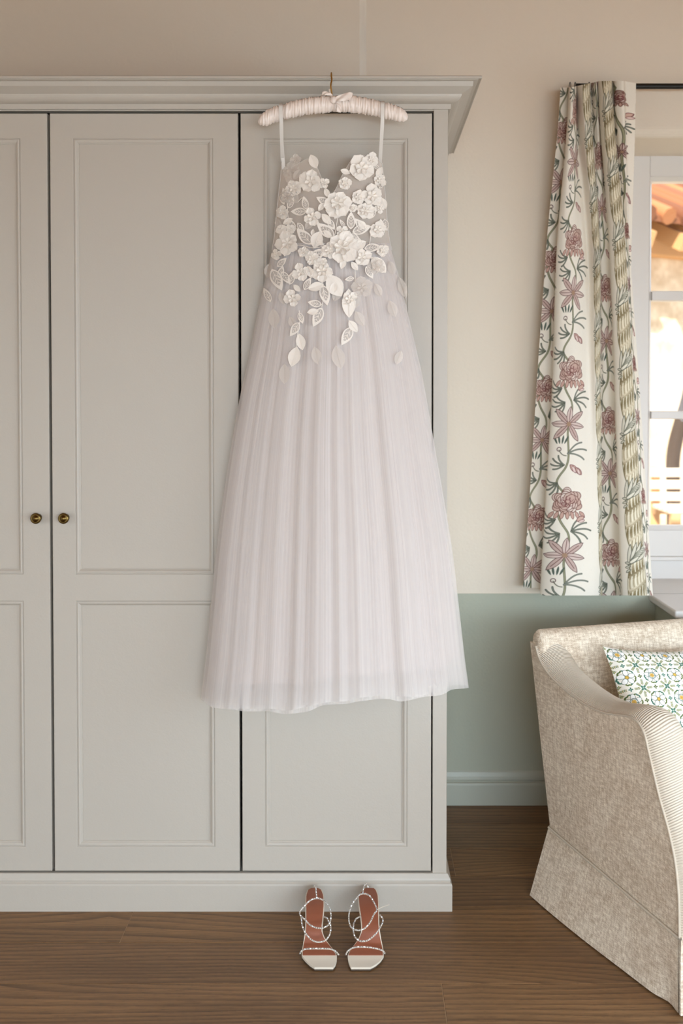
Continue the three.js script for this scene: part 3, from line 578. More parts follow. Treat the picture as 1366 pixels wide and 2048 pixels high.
// ---------------------------------------------------------------- sandals
{
  const Q = (x, y) => [560 + x / 5.254, 1730 + y / 5.254];
  const leather = std({ color: lin('#8f5138'), roughness: 0.55, bumpMap: rep(fineNoise, 6, 6), bumpScale: 0.0002 });
  const ivory = new THREE.MeshPhysicalMaterial({ color: lin('#d9cdbb'), roughness: 0.35, sheen: 0.3, sheenColor: lin('#ffffff') });
  const outsole = std({ color: lin('#4a3a2c'), roughness: 0.7 });
  const crystal = new THREE.MeshPhysicalMaterial({ color: lin('#cfd3da'), roughness: 0.12, metalness: 0.85 });
  function sandal(label, st, straps, heelC, tail) {
    const hOf = (y) => pl(st.map((s) => [s[0], s[3]]), y);
    const c = PY(...Q((st[6][1] + st[6][2]) / 2, 600), 0.02);
    const S = thing('sandal', label, 'shoe', [c.x, 0, c.z], { group: 'pair of bridal sandals' });
    const rows = st.map(([y, xl, xr, h]) => ({ l: PY(...Q(xl, y), h), r: PY(...Q(xr, y), h), h }));
    const at = (t, arr) => { const f = clamp(t, 0, 1) * (arr.length - 1), i = Math.min(arr.length - 2, Math.floor(f)), k = f - i; return { l: arr[i].l.clone().lerp(arr[i + 1].l, k), r: arr[i].r.clone().lerp(arr[i + 1].r, k) }; };
    const slab = (t0, t1, grow, top, bot) => {
      const n = 40, A = [], mk = (a, t, y) => { const q = at(lerp(t0, t1, t), rows), w = q.r.clone().sub(q.l), L = w.length(), d = w.normalize(); return q.l.clone().addScaledVector(d, lerp(-grow, L + grow, a)).setY(lerp(q.l.y, q.r.y, a) + y); };
      const topG = grid(8, n, (a, t) => mk(a, t, top)), botG = grid(8, n, (a, t) => mk(1 - a, t, bot));
      const sideL = grid(1, n, (a, t) => mk(0, t, lerp(bot, top, a))), sideR = grid(1, n, (a, t) => mk(1, t, lerp(top, bot, a)));
      const e0 = grid(8, 1, (a, t) => mk(a, 0, lerp(bot, top, t))), e1 = grid(8, 1, (a, t) => mk(a, 1, lerp(top, bot, t)));
      return merge([topG, botG, sideL, sideR, e0, e1]);
    };
    part('sole', slab(0, 1, 0.0012, -0.0006, -0.0052), ivory, S, 'ivory satin covered sole with square toe');
    part('outsole', slab(0.45, 1, 0.0008, -0.0052, -0.0086), outsole, S);
    const tb = 10 / (st.length - 1);
    part('insole', slab(0.012, tb, -0.0012, 0.0010, -0.0006), leather, S, 'reddish brown leather insole');
    // heel: slim, flared a little to the floor
    const hc = PY(...Q(heelC, 330), 0.074), g = [];
    const ringAt = (y, w, d, dz) => [V(hc.x - w, y, hc.z - d + dz), V(hc.x + w, y, hc.z - d + dz), V(hc.x + w * 0.7, y, hc.z + d + dz), V(hc.x - w * 0.7, y, hc.z + d + dz)];
    const rg = [[0.075, 0.016, 0.016, 0.002], [0.062, 0.012, 0.012, -0.002], [0.045, 0.0085, 0.009, -0.004], [0.02, 0.0065, 0.0075, -0.004], [0.004, 0.007, 0.008, -0.004], [0.0, 0.007, 0.008, -0.004]].map((q) => ringAt(...q));
    for (let i = 0; i < rg.length - 1; i++) for (let k = 0; k < 4; k++) { const j = (k + 1) % 4; g.push([rg[i][k], rg[i][j], rg[i + 1][j], rg[i + 1][k]]); }
    g.push(rg[rg.length - 1]);
    part('heel', tris(g), ivory, S);
    for (const sp of straps) {
      const pts = sp.pts.map(([x, y, o]) => PY(...Q(x, y), Math.max(0.006, hOf(clamp(y, 245, 1000)) + o)));
      const cv = new THREE.CatmullRomCurve3(pts, !!sp.closed, 'centripetal');
      const m = part('strap', new THREE.TubeGeometry(cv, 60, 0.0017, 7, !!sp.closed), ivory, S);
      const [a, b] = sp.gems ?? [0, 1], len = cv.getLength() * (b - a), n = Math.floor(len / 0.0046), gs = [];
      for (let k = 0; k <= n; k++) { const p = cv.getPointAt(clamp(lerp(a, b, k / n), 0, 0.999)); gs.push(new THREE.IcosahedronGeometry(0.0017, 0).rotateY(k).translate(p.x, p.y + 0.0012, p.z + 0.0014)); }
      const r = part('rhinestones', merge(gs), crystal, m, 'row of small clear rhinestones'); r.userData.kind = 'stuff';
    }
    if (tail) part('strap_end', tube(tail.map(([x, y, o]) => PY(...Q(x, y), hOf(y) + o)), 0.0008, 16, 5), ivory, S);
  }
  const stL = [[243, 330, 400, 0.082], [262, 292, 436, 0.082], [320, 273, 458, 0.0815], [420, 271, 462, 0.078], [520, 272, 455, 0.069], [620, 272, 443, 0.056], [700, 268, 441, 0.044], [770, 258, 466, 0.032], [830, 246, 510, 0.0225], [895, 236, 562, 0.016], [948, 233, 592, 0.0125], [1000, 276, 590, 0.0105], [1042, 322, 576, 0.010], [1072, 368, 552, 0.010]];
  const stR = [[243, 905, 985, 0.082], [262, 868, 1008, 0.082], [320, 822, 1030, 0.0815], [420, 830, 1036, 0.078], [520, 846, 1036, 0.069], [620, 858, 1038, 0.056], [700, 858, 1046, 0.044], [770, 832, 1056, 0.032], [830, 790, 1070, 0.0225], [895, 738, 1082, 0.016], [948, 716, 1086, 0.0125], [1000, 722, 1050, 0.0105], [1042, 735, 1000, 0.010], [1072, 752, 944, 0.010]];
  sandal('ivory rhinestone sandal with its ankle strap neatly closed', stL, [
    { pts: [[207, 935, 0.002], [225, 905, 0.008], [265, 884, 0.015], [400, 878, 0.018], [540, 886, 0.014], [590, 912, 0.008], [618, 945, 0.002]] },
    { pts: [[222, 545, 0.004], [235, 640, 0.012], [275, 725, 0.018], [335, 788, 0.018], [400, 810, 0.018], [470, 795, 0.018], [515, 745, 0.014], [532, 680, 0.008], [528, 600, 0.004]] },
    { pts: [[205, 505, 0.014], [262, 425, 0.016], [330, 365, 0.017], [400, 350, 0.017], [465, 378, 0.016], [518, 450, 0.014], [535, 540, 0.014], [512, 625, 0.017], [430, 664, 0.02], [335, 642, 0.02], [262, 575, 0.018]], closed: true },
    { pts: [[356, 215, 0.022], [372, 232, 0.020], [380, 290, 0.016], [386, 345, 0.018]] },
    { pts: [[462, 545, -0.002], [495, 560, 0.002], [512, 600, 0.006]], gems: [0, 1] },
  ], 365);
  sandal('ivory rhinestone sandal with a loose strap end sticking out to the side', stR, [
    { pts: [[690, 945, 0.002], [712, 905, 0.008], [775, 868, 0.015], [900, 862, 0.018], [1030, 882, 0.014], [1085, 905, 0.008], [1104, 932, 0.002]] },
    { pts: [[775, 610, 0.004], [770, 690, 0.010], [795, 765, 0.016], [850, 800, 0.018], [920, 792, 0.018], [1000, 730, 0.018], [1050, 660, 0.014], [1082, 575, 0.008], [1050, 525, 0.004]] },
    { pts: [[860, 302, 0.018], [790, 365, 0.016], [738, 460, 0.014], [722, 560, 0.014], [745, 650, 0.016], [810, 686, 0.02], [880, 672, 0.02], [945, 605, 0.02], [985, 520, 0.017], [1018, 470, 0.014], [985, 390, 0.016], [930, 315, 0.018]], closed: true },
    { pts: [[870, 290, 0.02], [880, 235, 0.024], [905, 200, 0.026], [925, 232, 0.020]] },
    { pts: [[848, 540, -0.002], [800, 565, 0.002], [782, 600, 0.006]] },
  ], 925, [[1020, 468, 0.016], [1080, 440, 0.02], [1150, 416, 0.026]]);
}

// ---------------------------------------------------------------- curtain and rod
{
  const zr = -0.585;
  const R = thing('curtain_rod', 'thin black metal curtain rod above the window', 'curtain rod', [HX(1320, zr, 172), HY(172, zr, 1320), zr]);
  const y = HY(172.5, zr, 1320), xa = HX(1152, zr, 172), xb = xa + 1.75;
  part('rod', new THREE.CylinderGeometry(0.0085, 0.0085, xb - xa, 16).rotateZ(Math.PI / 2).translate((xa + xb) / 2, y, zr), M.black, R);
  for (const x of [xa + 0.03, xb - 0.03]) part('bracket', merge([box(x - 0.006, x + 0.006, y - 0.009, y + 0.003, ZW, zr, 0.001), box(x - 0.015, x + 0.015, y - 0.04, y + 0.03, ZW, ZW + 0.006, 0.001)]), M.black, R);

  // cross-section of the gathered cloth at heading, middle and hem: [pixel x, z] in order along the cloth
  const top = [[1121, -0.555], [1136, -0.565], [1142, -0.570], [1138, -0.535], [1142, -0.515], [1148, -0.515], [1153, -0.535], [1152, -0.568], [1155, -0.540], [1166, -0.500], [1179, -0.520], [1180, -0.568], [1186, -0.545], [1193, -0.530], [1196, -0.568], [1197, -0.530], [1210, -0.495], [1223, -0.520], [1223, -0.568], [1230, -0.535], [1247, -0.520], [1251, -0.565], [1272, -0.570]];
  const mid = [[1090, -0.590], [1112, -0.600], [1118, -0.585], [1112, -0.555], [1120, -0.538], [1132, -0.530], [1149, -0.532], [1163, -0.550], [1176, -0.576], [1188, -0.545], [1199, -0.535], [1202, -0.565], [1203, -0.590], [1212, -0.595], [1219, -0.580], [1222, -0.545], [1236, -0.523], [1251, -0.535], [1253, -0.555], [1256, -0.560], [1258, -0.557], [1259, -0.562], [1263, -0.570]];
  const low = [[1046, -0.590], [1062, -0.602], [1078, -0.608], [1088, -0.590], [1080, -0.550], [1100, -0.520], [1130, -0.505], [1160, -0.508], [1186, -0.522], [1200, -0.548], [1205, -0.580], [1200, -0.605], [1214, -0.612], [1229, -0.605], [1240, -0.572], [1246, -0.540], [1268, -0.515], [1290, -0.525], [1296, -0.540], [1299, -0.545], [1301, -0.548], [1303, -0.552], [1306, -0.560]];
  const cr = (arr, t, k) => { const f = t * (arr.length - 1), i = Math.min(arr.length - 2, Math.floor(f)), x = f - i, g = (j) => arr[clamp(j, 0, arr.length - 1)][k], p0 = g(i - 1), p1 = g(i), p2 = g(i + 1), p3 = g(i + 2); return 0.5 * (2 * p1 + (p2 - p0) * x + (2 * p0 - 5 * p1 + 4 * p2 - p3) * x * x + (3 * p1 - p0 - 3 * p2 + p3) * x * x * x); };
  const vTop = (u) => 175 - 13 * clamp((u - 1140) / 60, 0, 1) + 4 * clamp((u - 1250) / 20, 0, 1), vLow = (t) => 1176 + 15 * clamp((t - 0.12) * 12, 0, 1);
  const pos = (t, v) => {
    const k = v < 0.36 ? v / 0.36 : (v - 0.36) / 0.64, A = v < 0.36 ? top : mid, B = v < 0.36 ? mid : low, e = v < 0.36 ? k * k * (3 - 2 * k) * 0.5 + k * 0.5 : k;
    let u = lerp(cr(A, t, 0), cr(B, t, 0), e), z = lerp(cr(A, t, 1), cr(B, t, 1), e);
    u += 1.5 * Math.sin(v * 9 + t * 14) * v * (1 - v) * 2;
    const y = lerp(vTop(cr(top, t, 0)), vLow(t), v);
    return P(u, y, z);
  };
  // length along the hem gives the pattern its place on the cloth
  const N = 240, S = [0]; for (let i = 1; i <= N; i++) S.push(S[i - 1] + [0.02, 0.36, 1].reduce((q, v, k) => q + [0.25, 0.3, 0.45][k] * pos(i / N, v).distanceTo(pos((i - 1) / N, v)), 0));
  const Wc = S[N], Hc = 1.56, sAt = (k) => S[Math.round(k / 22 * N)];   // k: index of a cross-section point
  const PX = 1180, cw = Math.round(Wc * PX), ch = 1840;
  const vines = [sAt(1.0), sAt(6.0), sAt(12.8), sAt(19.4)], ropes = [sAt(10.2) - 0.012, sAt(16.5)];
  const tex = canvasTex(cw, ch, (g) => {
    const K = ch / Hc;   // pixels per metre down
    g.fillStyle = '#f3ebdd'; g.fillRect(0, 0, cw, ch);
    for (let i = 0; i < 9000; i++) { g.fillStyle = rnd() < 0.5 ? 'rgba(255,255,255,0.25)' : 'rgba(190,180,165,0.16)'; g.fillRect(rnd() * cw, rnd() * ch, 1, 3); }
    g.lineCap = g.lineJoin = 'round';
    const petal = (x, y, a, L, w, fill, line, lw = 1.6) => { g.save(); g.translate(x, y); g.rotate(a); g.beginPath(); g.moveTo(0, 0); g.bezierCurveTo(L * 0.3, -w, L * 0.75, -w * 0.9, L, 0); g.bezierCurveTo(L * 0.75, w * 0.9, L * 0.3, w, 0, 0); g.fillStyle = fill; g.fill(); g.strokeStyle = line; g.lineWidth = lw; g.stroke(); g.restore(); };
    const frond = (x, y, a, L, n = 5, col = '#525448') => { for (let k = 0; k < n; k++) { const b = a + (k - (n - 1) / 2) * 0.48, l = L * (1 - 0.12 * Math.abs(k - (n - 1) / 2)), ex = x + Math.cos(b) * l, ey = y + Math.sin(b) * l, mx = x + Math.cos(b - 0.35) * l * 0.65, my = y + Math.sin(b - 0.35) * l * 0.65; g.beginPath(); g.moveTo(x, y); g.quadraticCurveTo(mx, my, ex, ey); g.strokeStyle = col; g.lineWidth = 5.5; g.stroke(); g.strokeStyle = '#9aa092'; g.lineWidth = 1.8; g.stroke(); } };
    const peony = (x, y, r) => {
      for (let ring = 3; ring >= 0; ring--) { const n = 9 - ring, R = r * (0.38 + ring * 0.2); for (let k = 0; k < n; k++) { const a = k / n * 6.283 + ring * 0.5, px = x + Math.cos(a) * R * 0.55, py = y + Math.sin(a) * R * 0.5; g.beginPath(); g.ellipse(px, py, r * 0.3, r * 0.24, a, 0, 6.3); g.fillStyle = ['#caab9e', '#d8c2b5', '#e2d2c6', '#cfb5a7'][(ring + k) % 4]; g.fill(); g.strokeStyle = '#7d5850'; g.lineWidth = 2.2; g.stroke(); } }
      for (let k = 0; k < 8; k++) { const a = k * 0.8; g.beginPath(); g.arc(x + Math.cos(a) * r * 0.25, y + Math.sin(a) * r * 0.2, r * 0.12, 0, 4); g.strokeStyle = '#7b4a4a'; g.lineWidth = 2; g.stroke(); }
      for (let k = 0; k < 7; k++) petal(x + (k - 3) * r * 0.22, y + r * 0.55, Math.PI / 2 + (k - 3) * -0.22, r * 0.45, r * 0.13, '#caa597', '#745047');
    };
    const lily = (x, y, r) => { for (let k = 0; k < 7; k++) { const a = -Math.PI / 2 + (k - 3) * 0.82 + 0.1; petal(x, y, a, r * (k % 2 ? 0.9 : 1.05), r * 0.22, k % 2 ? '#d9c5bb' : '#c9b0a6', '#6d524e', 2); g.beginPath(); g.moveTo(x, y); g.lineTo(x + Math.cos(a) * r * 0.8, y + Math.sin(a) * r * 0.8); g.strokeStyle = '#6d4745'; g.lineWidth = 2; g.stroke(); } g.beginPath(); g.arc(x, y, r * 0.12, 0, 6.3); g.fillStyle = '#a98a72'; g.fill(); };
    const bud = (x, y, a, r) => { petal(x, y, a, r, r * 0.34, '#d2b1a2', '#7c4f4e', 2.2); petal(x + r * 0.2, y + r * 0.1, a + 0.3, r * 0.75, r * 0.2, '#e5cdc5', '#7c4f4e', 1.5); };
    const rp = 0.402 * K;
    vines.forEach((s0, i) => {
      const x0 = s0 / Wc * cw, off = [0.13, 0.0, 0.22, 0.05][i] * K, small = [0.85, 1, 0.85, 0.5][i];
      for (let n = -1; n < 6; n++) {
        const yb = n * rp + off + (i === 1 ? 0.066 * K : 0);     // peony heights on the broad face
        const X = (d) => x0 + d * 0.001 * PX * (i === 3 ? 0.5 : 1), Y = (d) => yb + d * 0.001 * K;
        g.beginPath(); g.moveTo(X(-12), Y(-30)); g.bezierCurveTo(X(-44), Y(40), X(-8), Y(70), X(4), Y(95)); g.bezierCurveTo(X(18), Y(130), X(-6), Y(150), X(-4), Y(195)); g.bezierCurveTo(X(0), Y(250), X(8), Y(280), X(-14), Y(310)); g.bezierCurveTo(X(-40), Y(345), X(-30), Y(350), X(-12), Y(372)); g.strokeStyle = '#6f6f58'; g.lineWidth = 7; g.stroke(); g.strokeStyle = '#a3a083'; g.lineWidth = 3; g.stroke();
        frond(X(-30), Y(55), Math.PI * 0.95, 0.045 * K * small, 4); frond(X(14), Y(92), -0.05, 0.06 * K * small, 5); frond(X(-18), Y(98), Math.PI * 0.9, 0.045 * K * small, 5);
        frond(X(-2), Y(255), -0.15, 0.065 * K * small, 3, '#6a6b60'); frond(X(-12), Y(290), Math.PI * 1.1, 0.04 * K * small, 4);
        for (let k = 0; k < 4; k++) petal(X(-34 + k * 7), Y(225), -Math.PI / 2 + (k - 1.5) * 0.3, 0.026 * K, 4, '#5c675c', '#4c574d', 1);
        g.beginPath(); g.moveTo(X(-6), Y(262)); g.quadraticCurveTo(X(-20), Y(262), X(-28), Y(244)); g.strokeStyle = '#6d6d58'; g.lineWidth = 3; g.stroke(); g.beginPath(); g.arc(X(-28), Y(242), 7, 0, 6.3); g.strokeStyle = '#7a6660'; g.lineWidth = 3; g.stroke();
        bud(X(6), Y(290), 0.7, 0.034 * K); bud(X(26), Y(298), 0.9, 0.028 * K);
        lily(X(-2), Y(165), 0.060 * K * small); peony(X(2), Y(0), 0.055 * K * small); frond(X(-30), Y(345), Math.PI * 0.8, 0.045 * K * small, 5); bud(X(30), Y(60), -0.6, 0.026 * K); 
      }
    });
    ropes.forEach((s0, i) => {
      const x0 = s0 / Wc * cw, w = (i ? 0.031 : 0.026) * PX, rpy = 0.1955 * K, off = (i ? 0.036 : 0.11) * K;
      for (let n = -1; n < 10; n++) {
        const yb = n * rpy + off;
        // twisted column: bulging segment wound with cords
        g.save(); g.beginPath(); g.moveTo(x0 - w * 0.5, yb + rpy * 0.26);
        g.bezierCurveTo(x0 - w * 1.25, yb + rpy * 0.5, x0 - w * 1.2, yb + rpy * 0.9, x0 - w * 0.45, yb + rpy * 1.12); g.lineTo(x0 + w * 0.8, yb + rpy * 1.02); g.bezierCurveTo(x0 + w * 1.25, yb + rpy * 0.75, x0 + w * 1.15, yb + rpy * 0.35, x0 + w * 0.5, yb + rpy * 0.16); g.closePath();
        g.fillStyle = '#d8cbb0'; g.fill(); g.strokeStyle = '#8d8263'; g.lineWidth = 4; g.stroke(); g.clip();
        for (const b of [0.36, 0.72, 1.06]) {
          const y1 = yb + rpy * b;
          for (const [lw, al] of [[rpy * 0.17, 0.28], [rpy * 0.11, 0.3], [rpy * 0.055, 0.4]]) { g.beginPath(); g.moveTo(x0 - w * 1.5, y1 + rpy * 0.12); g.bezierCurveTo(x0 - w * 0.5, y1 + rpy * 0.14, x0 + w * 0.5, y1 - rpy * 0.06, x0 + w * 1.5, y1 - rpy * 0.16); g.strokeStyle = `rgba(112,98,64,${al})`; g.lineWidth = lw; g.stroke(); }
        }
        for (const b of [0.3, 0.52, 0.76, 0.98]) for (let q = -8; q <= 8; q++) { const xx = x0 + q * w * 0.17, yy = yb + rpy * (b - q * 0.017); g.beginPath(); g.moveTo(xx + w * 0.06, yy - rpy * 0.085); g.quadraticCurveTo(xx - w * 0.05, yy, xx + w * 0.02, yy + rpy * 0.09); g.strokeStyle = q % 2 ? 'rgba(126,113,76,0.8)' : 'rgba(246,240,220,0.9)'; g.lineWidth = q % 2 ? 1.8 : 3.2; g.stroke(); }
        g.restore();
        // curled acanthus leaf over the joint
        for (let k = 0; k < 6; k++) petal(x0 - w * 0.9 + k * w * 0.14, yb + rpy * 0.34 - k * rpy * 0.015, -Math.PI * 0.46 + k * 0.17, rpy * (0.40 - Math.abs(k - 2) * 0.03), 9, '#dbd5c4', '#6c6c5e', 2.2);
        for (let k = 0; k < 5; k++) petal(x0 + w * 1.0 - k * w * 0.2, yb + rpy * 0.06 + k * rpy * 0.03, Math.PI * 0.86 - k * 0.05, w * 1.45, 8, '#e2dccb', '#747464', 2.2);
        for (let k = 0; k < 3; k++) petal(x0 - w * 0.7, yb + rpy * (0.30 + k * 0.045), Math.PI * (1.05 - k * 0.12), w * 0.55, 6, '#ccc8b6', '#636354', 2);
      }
    });
  });
  const cloth = new THREE.MeshPhysicalMaterial({ map: tex, roughness: 0.9, side: THREE.DoubleSide, transmission: 0.12, thickness: 0, specularIntensity: 0.3 });
  const C = thing('curtain', 'floral printed cream curtain gathered beside the window', 'curtain', [HX(1190, -0.55, 1190), HY(1190, -0.55, 1190), -0.55]);
  const g = grid(N, 90, (a, v) => pos(a, v), (a, v) => [S[Math.round(a * N)] / Wc, 1 - v]);
  part('curtain_panel', g, cloth, C);
  // stitched hem and heading hooks
  part('heading_tape', grid(N, 2, (a, v) => pos(a, v * 0.045).add(V(0, 0, -0.004))), std({ color: lin('#e6e0d4'), roughness: 0.9, side: THREE.DoubleSide }), C);
  for (const t of [0.09, 0.32, 0.5, 0.66, 0.8, 0.97]) { const q = pos(t, 0.012); part('hook', tube([q.clone().add(V(0, -0.01, -0.004)), V(q.x, y + 0.004, zr + 0.012), V(q.x, y + 0.012, zr), V(q.x, y + 0.002, zr - 0.011)], 0.0012, 14, 5), M.black, C); }
}

// ---------------------------------------------------------------- armchair
const AF = V(0.295, 0, 0.9555).normalize(), AR = V(AF.z, 0, -AF.x), UP = V(0, 1, 0);
const AO = PY(1100, 1655, 0.175).setY(0);
const A3 = (f, r, y) => AO.clone().addScaledVector(AF, f).addScaledVector(AR, r).setY(y);
const aFY = (u, v, r = 0) => { const q = PPlane(u, v, A3(0, r, 0), AR), d = q.clone().sub(AO); return [d.dot(AF), q.y]; };
const chairW = 0.62;
{
  const ctr = A3(0.27, chairW / 2, 0);
  const C = thing('armchair', 'beige woven upholstered armchair with sloping arms and a fitted skirt', 'armchair', [ctr.x, 0, ctr.z]);
  const seam = [[1072, 1292], [1078, 1314], [1094, 1343], [1131, 1380], [1170, 1408], [1208, 1425], [1240, 1430], [1268, 1437], [1286, 1458], [1297, 1498], [1309, 1550], [1322, 1603], [1338, 1660], [1351, 1722], [1358, 1790], [1360, 1850]].map(([u, v]) => aFY(u, v));
  const L = seam[seam.length - 1][0], hS = 0.176;
  seam[seam.length - 1][1] = hS;
  const backEdge = [[1060, 1283], [1070, 1375], [1082, 1490], [1100, 1655]].map(([u, v]) => aFY(u, v));
  backEdge[backEdge.length - 1][1] = hS;
  const cv = new THREE.CatmullRomCurve3(seam.map(([f, y]) => V(f, y, 0)), false, 'centripetal'), NS = 70, pts = cv.getSpacedPoints(NS);
  const nrm = pts.map((p, i) => { const a = pts[Math.max(0, i - 1)], b = pts[Math.min(NS, i + 1)]; const t = b.clone().sub(a).normalize(); return V(-t.y, t.x, 0).multiplyScalar(1); });
  if (nrm[20].y < 0) nrm.forEach((n) => n.negate());
  const armT = 0.085;
  const basis = (r) => new THREE.Matrix4().makeBasis(AF, UP, AR.clone().negate()).setPosition(A3(0, r, 0));
  function arm(r0, mirror) {
    const sh = new THREE.Shape(); sh.moveTo(pts[0].x, pts[0].y); for (const p of pts) sh.lineTo(p.x, p.y);
    for (let i = backEdge.length - 1; i >= 0; i--) sh.lineTo(backEdge[i][0], backEdge[i][1]);
    sh.closePath();
    const g = new THREE.ExtrudeGeometry(sh, { depth: armT, bevelEnabled: false });
    part('arm', boxUV(g).applyMatrix4(basis(r0 + armT)), M.weave, C);
    // boxing over the arm: ribbed, rounded
    let len = 0; const ls = pts.map((q, i) => (len += i ? q.distanceTo(pts[i - 1]) : 0));
    const box2 = grid(14, NS, (a, t) => {
      const i = Math.round(t * NS), q = pts[i], n = nrm[i], k = Math.sin(Math.PI * a), o = 0.0005 + 0.020 * Math.pow(k, 0.6);
      const rr0 = mirror ? r0 + armT - a * (armT + 0.012) : r0 + a * (armT + 0.012);
      return A3(q.x + n.x * o, rr0, q.y + n.y * o);
    }, (a, t) => { const i = Math.round(t * NS); return [ls[i] / 0.0052 + a * 5, a]; });
    part('arm_boxing', box2, M.rib, C, 'ribbed fabric arm top');
    const pr = mirror ? r0 + armT : r0;
    part('piping', tube(pts.filter((_, i) => i % 2 === 0).map((q) => A3(q.x, pr + (mirror ? 0.001 : -0.001), q.y)), 0.0028, 90, 7), M.piping, C);
  }
  arm(0, false); arm(chairW - armT, true);
  // back: raked slab with a rounded top
  const bE = backEdge, topF = aFY(1066, 1268), topG = aFY(1085, 1252);
  const e = 0.016;
  const ps = new THREE.Shape(); ps.moveTo(bE[3][0] + e, hS); ps.lineTo(bE[0][0] + e, bE[0][1]); ps.quadraticCurveTo(bE[0][0] + e - 0.004, 0.668 - e, bE[0][0] + 0.024, 0.676 - e); ps.quadraticCurveTo(bE[0][0] + 0.036, 0.675 - e, bE[0][0] + 0.040, 0.635);
  ps.quadraticCurveTo(bE[0][0] + 0.060, 0.55, bE[0][0] + 0.11, 0.42); ps.lineTo(bE[0][0] + 0.2, 0.32); ps.lineTo(bE[3][0] + 0.12, hS); ps.closePath();
  const bg = new THREE.ExtrudeGeometry(ps, { depth: chairW - 2 * e - 0.006, bevelEnabled: true, bevelSize: e, bevelThickness: e, bevelSegments: 5, curveSegments: 14 });
  part('backrest', mergeVertices(bg, 1e-4) && boxUV(bg).applyMatrix4(basis(chairW - e - 0.003)), M.weave, C);
  // seat
  part('seat_base', boxUV(new THREE.BoxGeometry(L - 0.03, 0.12, chairW - 2 * armT).applyMatrix4(new THREE.Matrix4().makeBasis(AF, UP, AR.clone().negate()).setPosition(A3((L + 0.02) / 2, chairW / 2, 0.235))), 1), M.weave, C);
  part('seat_cushion', boxUV(new RoundedBoxGeometry(L - 0.1, 0.13, chairW - 2 * armT - 0.03, 4, 0.035).applyMatrix4(new THREE.Matrix4().makeBasis(AF, UP, AR.clone().negate()).setPosition(A3((L + 0.10) / 2 + 0.012, chairW / 2, 0.325))), 1), M.weave, C);
  // skirt: four panels falling from the welt, kicked out at the back corner
  const cB = [[0, 0], [L, 0], [L, chairW], [0, chairW]];
  const cD = [PY(1062, 1790, 0.004), PY(1356, 2027, 0.004)].map((q) => { const d = q.sub(AO); return [d.dot(AF), d.dot(AR)]; });
  cD.push([L + 0.012, chairW + 0.012], [-0.012, chairW + 0.03]);
  const wave = (k, t) => (k === 0 ? -0.010 * Math.exp(-Math.pow((t - 0.93) / 0.05, 2)) + 0.004 * Math.sin(t * 5) : 0.006 * Math.sin(t * 9 + k));
  for (let k = 0; k < 4; k++) {
    const j = (k + 1) % 4, nx = [0, 1, 0, -1][k], nr = [-1, 0, 1, 0][k];
    const mk = (o) => grid(40, 10, (t, v) => {
      const tf = lerp(cB[k][0], cB[j][0], t), tr = lerp(cB[k][1], cB[j][1], t), lf = lerp(cD[k][0], cD[j][0], t), lr = lerp(cD[k][1], cD[j][1], t), w = wave(k, t) * v * v;
      return A3(lerp(tf, lf, v) + nx * (w + o + 0.004), lerp(tr, lr, v) + nr * (w + o + 0.004), lerp(hS + 0.002, 0.004, v));
    }, (t, v) => [t * 0.55 + k, v * 0.18]);
    part('skirt', merge([mk(0), mk(-0.004)]), M.weave, C);
    part('piping', tube([A3(cB[k][0] + nx * 0.004, cB[k][1] + nr * 0.004, hS), A3(lerp(cB[k][0], cB[j][0], 0.5) + nx * 0.004, lerp(cB[k][1], cB[j][1], 0.5) + nr * 0.004, hS), A3(cB[j][0] + nx * 0.004, cB[j][1] + nr * 0.004, hS)], 0.0032, 20, 7), M.piping, C);
  }
}
